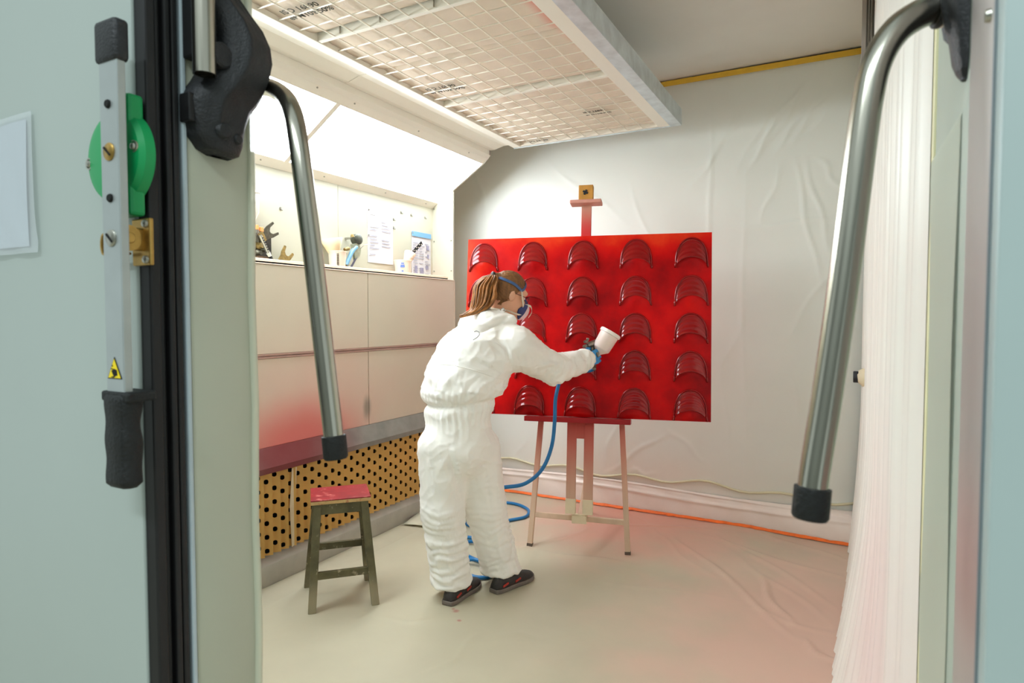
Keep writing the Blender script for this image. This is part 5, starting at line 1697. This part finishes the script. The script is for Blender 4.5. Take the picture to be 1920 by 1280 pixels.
# ponytail
tie = hpnt(0.006, -0.110, 0.046)
bm = BM(); lathe(bm, tie - (-HF) * 0.010, -HF, [(0.012, 0), (0.021, 0.004), (0.021, 0.014), (0.012, 0.018)], 16)
part('hair_tie', bm, mat('hair_tie', rgb(40, 34, 30), 0.6), hair, smooth=True)
dT = (tie - CAM).dot(FW)
cent = [tie, cp(921, 521, dT - 0.015), cp(912, 536, dT - 0.03), cp(909, 555, dT - 0.05), cp(904, 571, dT - 0.065), cp(894, 582, dT - 0.08), cp(880, 588, dT - 0.09), cp(867, 592, dT - 0.095)]
wid = [0.016, 0.042, 0.058, 0.060, 0.052, 0.036, 0.020, 0.006]
for k in range(130):
    a = rnd.uniform(0, 2 * PI); rr_ = math.sqrt(rnd.random())
    pts = []
    for c, w in zip(cent, wid):
        j = 1 + 0.15 * rnd.uniform(-1, 1)
        pts.append(c + RT * (math.cos(a) * rr_ * w * j) + FW0 * (math.sin(a) * rr_ * w * 0.7 * j) + Z3 * (0.004 * rnd.uniform(-1, 1)))
    if k % 5 == 0: pts[-1] += -RT * 0.012 + Z3 * rnd.uniform(-0.008, 0.004)
    bm = BM(); sp = smooth_path(pts, 5); m_ = len(sp)
    tube(bm, sp, [0.0016 + 0.0030 * math.sin(PI * min(1, (q + 1) / m_)) ** 0.6 if q < m_ - 1 else 0.0008 for q in range(m_)], 7)
    part('hair_strand', bm, M_hair2 if k % 3 else M_hair, hair, smooth=True)
# few wisps lying along the neck
for k in range(6):
    x = 0.06 + 0.003 * k
    pts = [hpnt(x, -0.03 + 0.004 * k, -0.03 - 0.004 * k), hpnt(x * 0.93, -0.045, -0.062 - 0.003 * k), hpnt(x * 0.8, -0.058 + 0.003 * k, -0.09)]
    bm = BM(); tube(bm, smooth_path(pts, 4), 0.0014, 5); part('hair_strand', bm, M_hair, hair, smooth=True)


# respirator
def on_head(x, y, z, k=1.0):
    v = Vector((x, y, z)).normalized()
    e = Vector((0.082, 0.101, 0.107)) * k
    t = 1 / math.sqrt((v.x / e.x) ** 2 + (v.y / e.y) ** 2 + (v.z / e.z) ** 2)
    return hpnt(v.x * t, v.y * t, v.z * t)


def ribbon(nm, dirs, w, m, parent, k=1.04, raw=False):
    P = smooth_path([Vector(d) if raw else on_head(*d, k=k) for d in dirs], 7)
    vs = []; fs = []
    for i, p in enumerate(P):
        t = (P[min(i + 1, len(P) - 1)] - P[max(i - 1, 0)]).normalized()
        nrm = (p - HC).normalized(); s = t.cross(nrm).normalized()
        for a, b in ((-w / 2, 0), (w / 2, 0), (w / 2, 0.002), (-w / 2, 0.002)):
            vs.append(p + s * a + nrm * b)
    for i in range(len(P) - 1):
        for q in range(4):
            fs.append((4 * i + q, 4 * i + (q + 1) % 4, 4 * i + 4 + (q + 1) % 4, 4 * i + 4 + q))
    fs += [(0, 1, 2, 3), tuple(4 * (len(P) - 1) + q for q in (3, 2, 1, 0))]
    me = bpy.data.meshes.new(nm); me.from_pydata([tuple(v) for v in vs], [], fs)
    return part(nm, me, m, parent, auto=40)


M_bluestrap = mat('blue_band', rgb(66, 98, 146), 0.5, var=0.15, vscale=30)
M_cream = mat('cream_strap', rgb(228, 222, 204), 0.55)
M_maskblue = mat('mask_blue', rgb(52, 64, 118), 0.4)
M_maskpink = mat('mask_pale', rgb(232, 206, 206), 0.5, var=0.05)
S = Sdf(hlo, hhi, 0.0035)
mv = S.ell(T3(hpnt(0, 0.094, -0.066)), HRm, (0.052, 0.050, 0.056))
hv = head_field(S) - 0.001
S.v = np.maximum(mv, -hv)
me = S.mesh('mask'); relax(me, 1)
mk = part('respirator', me, M_maskpink, pr, smooth=True, label='pale half mask respirator with blue rim')
S = Sdf(hlo, hhi, 0.0035)
mv = S.ell(T3(hpnt(0, 0.080, -0.066)), HRm, (0.066, 0.060, 0.064))
ly2 = (S.X - HC.x) * HF.x + (S.Y - HC.y) * HF.y + (S.Z - HC.z) * HF.z
S.v = np.maximum(np.maximum(mv, -hv), ly2 - 0.103 - 0.25 * ((S.Z - HC.z) * HU.z + (S.X - HC.x) * HU.x + (S.Y - HC.y) * HU.y + 0.066))
me = S.mesh('mask_rim'); relax(me, 1)
part('mask_rim', me, M_maskblue, mk, smooth=True)
for s in (-1, 1):
    ribbon('head_strap', [(0.02 * s, -1, 0.42), (0.5 * s, -0.8, 0.40), (0.95 * s, -0.25, 0.36), (1 * s, 0.18, 0.22), (0.98 * s, 0.42, 0.14)], 0.015, M_bluestrap, mk)
    ribbon('head_strap', [(0.98 * s, 0.42, 0.12), (0.85 * s, 0.62, 0.36), (0.55 * s, 0.75, 0.72), (0.0, 0.72, 0.98)], 0.013, M_bluestrap, mk, 1.03)
    p0 = on_head(0.98 * s, 0.40, 0.16, 1.05)
    ribbon('cheek_strap', [p0, hpnt(0.074 * s, 0.058, -0.030), hpnt(0.062 * s, 0.080, -0.062)], 0.0105, M_cream, mk, raw=True)
    bm = BM(); c = p0; box(bm, -0.006, 0.006, -0.003, 0.003, -0.006, 0.006, 0.001, Matrix.Translation(c) @ Matrix((HF, HR, HU)).transposed().to_4x4()); part('buckle', bm, M_bluestrap, mk)
    ribbon('neck_strap', [hpnt(0.050 * s, 0.088, -0.100), hpnt(0.061 * s, 0.045, -0.104), hpnt(0.064 * s, 0.005, -0.104), hpnt(0.056 * s, -0.045, -0.112), hpnt(0.0, -0.085, -0.115)], 0.0105, M_cream, mk, raw=True)
    ribbon('mask_loop', [hpnt(0.058 * s, 0.085, -0.045), hpnt(0.050 * s, 0.122, -0.040), hpnt(0.044 * s, 0.142, -0.065), hpnt(0.040 * s, 0.134, -0.098)], 0.009, M_cream, mk, raw=True)
# glasses
gl = empty('glasses'); gl.parent = pr; gl['label'] = 'thin dark red framed glasses'
M_frame = mat('glasses_frame', rgb(88, 24, 34), 0.35)
for s in (-1, 1):
    ring = [hpnt(s * 0.033 + 0.024 * math.cos(a), 0.112 - 0.010 * abs(s * 0.033 + 0.024 * math.cos(a)) / 0.05, -0.016 + 0.017 * math.sin(a)) for a in [2 * PI * k / 20 for k in range(21)]]
    bm = BM(); tube(bm, ring, 0.0016, 6, False); part('rim', bm, M_frame, gl, smooth=True)
    bm = BM(); bm.faces.new([bm.verts.new(p) for p in ring[:-1]]); part('lens', bm, mat('lens_glass', rgb(235, 240, 240), 0.05, alpha=0.18), gl)
    bm = BM(); tube(bm, [hpnt(s * 0.057, 0.102, -0.012), hpnt(s * 0.076, 0.06, -0.012), hpnt(s * 0.080, 0.005, -0.012), hpnt(s * 0.080, -0.015, -0.022)], 0.0016, 6); part('temple', bm, M_frame, gl, smooth=True)
bm = BM(); tube(bm, [hpnt(-0.010, 0.112, -0.012), hpnt(0, 0.116, -0.008), hpnt(0.010, 0.112, -0.012)], 0.0016, 6); part('bridge', bm, M_frame, gl)

# --- hands
def hand(name, W, a, n_, side, curl, mtl):
    """W wrist, a along the hand, n_ palm normal; thumb on the a x n side"""
    a = a.normalized(); n_ = (n_ - a * n_.dot(a)).normalized(); u = a.cross(n_) if side > 0 else n_.cross(a)
    G = lambda x, y, z: W + a * x + n_ * y + u * z
    S = Sdf([W[i] - 0.17 for i in range(3)], [W[i] + 0.17 for i in range(3)], 0.0034)
    S.v = S.cone(G(-0.05, 0, 0), G(0.01, 0, 0), 0.028, 0.025, T3(n_), 0.8)
    S.add(S.cone(G(0.0, 0.0, -0.012), G(0.075, 0.0, -0.022), 0.022, 0.019, T3(n_), 0.62), 0.012)
    S.add(S.cone(G(0.0, 0.0, 0.012), G(0.078, 0.0, 0.024), 0.022, 0.019, T3(n_), 0.62), 0.012)
    S.add(S.cone(G(0.01, 0.004, 0), G(0.07, 0.002, 0), 0.022, 0.024, T3(n_), 0.62), 0.012)
    lens = [0.95, 1.06, 1.0, 0.80]
    for k in range(4):
        z = 0.030 - 0.0205 * k; l = lens[k]; c = curl[k]
        p = [G(0.078, 0.0, z)]; ang = 0.25 * c
        for sl in (0.042 * l, 0.026 * l, 0.021 * l):
            q = p[-1] + (a * math.cos(ang) + n_ * math.sin(ang)) * sl; p.append(q); ang += c
        for q in range(3):
            S.add(S.cone(p[q], p[q + 1], 0.0092 - 0.0006 * q, 0.0088 - 0.0006 * q), 0.004)
    th = [G(0.018, 0.008, 0.026), G(0.045, 0.028, 0.046), G(0.073, 0.040, 0.046), G(0.094, 0.044, 0.036)]
    for q in range(3):
        S.add(S.cone(th[q], th[q + 1], 0.0125 - 0.001 * q, 0.0115 - 0.0012 * q), 0.007)
    me = S.mesh(name); relax(me, 1)
    return part(name, me, mtl, pr, smooth=True, label='blue disposable glove'), G


aR = (J['cufr'] - J['elr']).normalized()
aR = (aR + Z3 * 0.06).normalized()
nR = Z3.cross(aR).normalized()          # palm to her left
glr, GR = hand('glove', J['cufr'] - aR * 0.008, aR, nR, 1, (0.95, 1.15, 1.2, 1.2), M_glove)
aL = (J['wrl'] - J['ell']).normalized()
gll, GL = hand('glove', J['wrl'] + aL * 0.035, aL, aL.cross(Z3), -1, (0.35, 0.4, 0.45, 0.45), M_glove)


# --- shoes
def shoe(heel, toe):
    heel = Vector((heel[0], heel[1], 0)); toe = Vector((toe[0], toe[1], 0))
    d = (toe - heel).normalized(); s = Vector((d.y, -d.x, 0))
    L_ = 0.275
    root = empty('shoe'); root.parent = pr; root['label'] = 'black low work shoe with red accents'
    st = [(0.0, 0.022, 0.050), (0.02, 0.033, 0.074), (0.06, 0.037, 0.080), (0.10, 0.037, 0.078), (0.14, 0.040, 0.070), (0.18, 0.046, 0.060), (0.215, 0.047, 0.052), (0.245, 0.040, 0.046), (0.266, 0.026, 0.038), (0.275, 0.010, 0.028)]
    bm = BM(); rings = []
    for (y, w, h) in st:
        c = heel + d * y
        ring = []
        for k in range(13):
            a = PI * k / 12
            x = w * math.cos(a); z = 0.018 + (h - 0.018) * math.sin(a) ** 0.75 if 0 < k < 12 else 0.018
            ring.append(bm.verts.new(c + s * x + Z3 * z))
        rings.append(ring)
    for A, B in zip(rings[:-1], rings[1:]):
        for k in range(12): bm.faces.new((A[k], B[k], B[k + 1], A[k + 1]))
        bm.faces.new((A[0], A[12], B[12], B[0]))
    bm.faces.new(rings[0]); bm.faces.new(list(reversed(rings[-1])))
    bmesh.ops.recalc_face_normals(bm, faces=bm.faces[:])
    part('upper', bm, M_shoe, root, smooth=True)
    out = []
    for (y, w, h) in st: out.append((y, w + 0.004))
    poly = [heel + d * (y - (0.004 if i == 0 else 0) + (0.006 if i == len(out) - 1 else 0)) + s * w + Z3 * 0.003 for i, (y, w) in enumerate(out)] + [heel + d * (y - (0.004 if i == 0 else 0) + (0.006 if i == len(out) - 1 else 0)) - s * w + Z3 * 0.003 for i, (y, w) in reversed(list(enumerate(out)))]
    bm = BM(); prism(bm, poly, (0, 0, 0.021), 0.004); part('sole', bm, M_sole, root, auto=50)
    for y in (0.05, 0.135):
        for sg_ in (-1, 1):
            w = 0.037 if y < 0.1 else 0.0395
            bm = BM(); c = heel + d * y + s * (sg_ * (w - 0.001)) + Z3 * 0.037
            bar(bm, c - d * 0.018 - Z3 * 0.002, c + d * 0.02 + Z3 * 0.006, 0.010, 0.006, Z3, 0.002); part('accent', bm, mat('shoe_red', rgb(176, 54, 42), 0.5), root)
    return root


shoe(onZ(838, 1136, 0), onZ(880, 1105, 0))
shoe(onZ(925, 1113, 0), onZ(992, 1083, 0))

# ------------------------------------------------------------------ the spray gun in her hand
gun = thing('spray_gun', 'steel spray gun with white gravity cup held in the gloved right hand', 'spray gun', GR(0.085, 0.03, 0.0))
M_gun = mat('gun_steel', rgb(140, 132, 120), 0.35, 0.8, var=0.3, vscale=50)
bm = BM(); tube(bm, [GR(0.083, 0.030, -0.062), GR(0.083, 0.030, -0.02), GR(0.087, 0.030, 0.03), GR(0.09, 0.03, 0.062)], [0.0135, 0.015, 0.0145, 0.013], 14, True, (0.8, 1.15)); part('handle', bm, M_gun, gun, smooth=True)
bm = BM(); tube(bm, [GR(0.045, 0.03, 0.068), GR(0.06, 0.03, 0.069), GR(0.12, 0.03, 0.069), GR(0.145, 0.03, 0.067)], [0.011, 0.016, 0.017, 0.015], 14); part('barrel', bm, M_gun, gun, auto=40)
bm = BM(); lathe(bm, GR(0.143, 0.03, 0.067), aR, [(0.015, 0), (0.021, 0.003), (0.021, 0.014), (0.012, 0.019), (0.007, 0.026), (0, 0.026)], 18); part('air_cap', bm, M_screw, gun, auto=40)
for (x, y, z, r, l) in ((0.045, 0.03, 0.068, 0.0095, 0.028), (0.052, 0.03, 0.092, 0.008, 0.024), (0.075, 0.048, 0.085, 0.008, 0.018), (0.083, 0.03, -0.058, 0.012, 0.02)):
    ax = -aR if z > 0 and y == 0.03 else (Z3 if z > 0 else -Z3)
    bm = BM(); lathe(bm, GR(x, y, z), ax, [(r * 0.6, 0), (r * 0.6, l * 0.3), (r, l * 0.35), (r, l * 0.9), (r * 0.85, l), (0, l)], 14); part('knob', bm, M_gun, gun, auto=40)
for k, (px, py) in enumerate(((1104, 660), (1112, 660), (1119, 662))):
    q = cp(px, py, (GR(0.06, 0.03, 0.08) - CAM).dot(FW) - 0.015)
    bm = BM(); lathe(bm, q - Z3 * 0.02 + RT * 0.01, Z3 - RT * 0.35, [(0.006, 0), (0.006, 0.008), (0.0095, 0.009), (0.0095, 0.024), (0.008, 0.027), (0, 0.027)], 14); part('knob', bm, M_gun, gun, auto=40)
bm = BM(); tube(bm, [GR(0.108, 0.03, 0.055), GR(0.118, 0.03, 0.02), GR(0.112, 0.03, -0.02)], [0.004, 0.004, 0.0035], 8, True, (1, 2)); part('trigger', bm, M_screw, gun, smooth=True)
cax = (Z3 * 0.87 + RT * 0.52 + FW0 * 0.02).normalized()
dc = (GR(0.10, 0.03, 0.08) - CAM).dot(FW) - 0.005
cb = cp(1120, 665, dc)
bm = BM(); lathe(bm, cb - cax * 0.02, cax, [(0.012, 0), (0.012, 0.032), (0.0, 0.032)], 16); part('cup_neck', bm, mat('cup_neck', rgb(206, 200, 184), 0.4), gun, auto=40)
bm = BM(); lathe(bm, cb, cax, [(0.012, 0), (0.016, 0.010), (0.046, 0.036), (0.049, 0.042), (0.053, 0.125), (0.053, 0.13), (0, 0.13)], 32); cu = part('gravity_cup', bm, mat('cup_plastic', rgb(238, 222, 214), 0.35, sss=0.2), gun, auto=40, label='white plastic gravity cup')
bm = BM(); lathe(bm, cb + cax * 0.128, cax, [(0.053, 0), (0.060, 0.002), (0.060, 0.016), (0.056, 0.020), (0, 0.020)], 32); part('lid', bm, mat('cup_lid', rgb(240, 234, 226), 0.4), cu, auto=40)

# ------------------------------------------------------------------ air hose
hs = [GR(0.083, 0.03, -0.07), GR(0.070, 0.062, -0.082), cp(1074, 697, 3.47), cp(1053, 709, 3.47), cp(1042, 745, 3.44), cp(1040, 790, 3.42), cp(1034, 838, 3.40), cp(1016, 880, 3.37), cp(985, 906, 3.34), cp(948, 913, 3.32), cp(905, 917, 3.31), cp(880, 935, 3.33)]
flo = lambda px, py: onZ(px, py, 0.014)
c0 = [flo(868, 968), flo(880, 985), flo(915, 982), flo(955, 975), flo(986, 968), flo(990, 955), flo(965, 944), flo(925, 941), flo(880, 948), flo(862, 972), flo(866, 1000), flo(890, 1008), flo(915, 1002), flo(925, 1012), flo(905, 1022), flo(875, 1016), flo(862, 1030), flo(885, 1046), flo(912, 1056), flo(920, 1062), flo(890, 1056), flo(868, 1054), flo(862, 1070), flo(885, 1080), flo(912, 1082), flo(935, 1070)]
for i in (8, 9, 14, 20): c0[i].z += 0.022
bm = BM(); tube(bm, smooth_path(hs + c0, 6), 0.0105, 10)
o = new_obj('air_hose', bm, mat('blue_hose', rgb(30, 112, 168), 0.4, var=0.08, vscale=8), None, smooth=True)
tag(o, 'blue air hose looping from the spray gun to the floor behind the legs', 'hose')

# the film edge lying on the floor by the extraction wall
me = sheet(10, 6, lambda u, v: Vector((-2.50 + 0.34 * u - 0.05 * v, 3.20 + 0.30 * v + 0.06 * u, 0.009 + 0.006 * math.sin(u * 5 + v * 3) + 0.01 * (1 - u) * v)), 0.003, (0, 0, 1))
o = new_obj('film_scrap', me, mat('film_scrap', rgb(206, 200, 176), 0.4), None, smooth=True)
tag(o, 'loose corner of pale film on the floor at the foot of the extraction wall', 'plastic sheet')
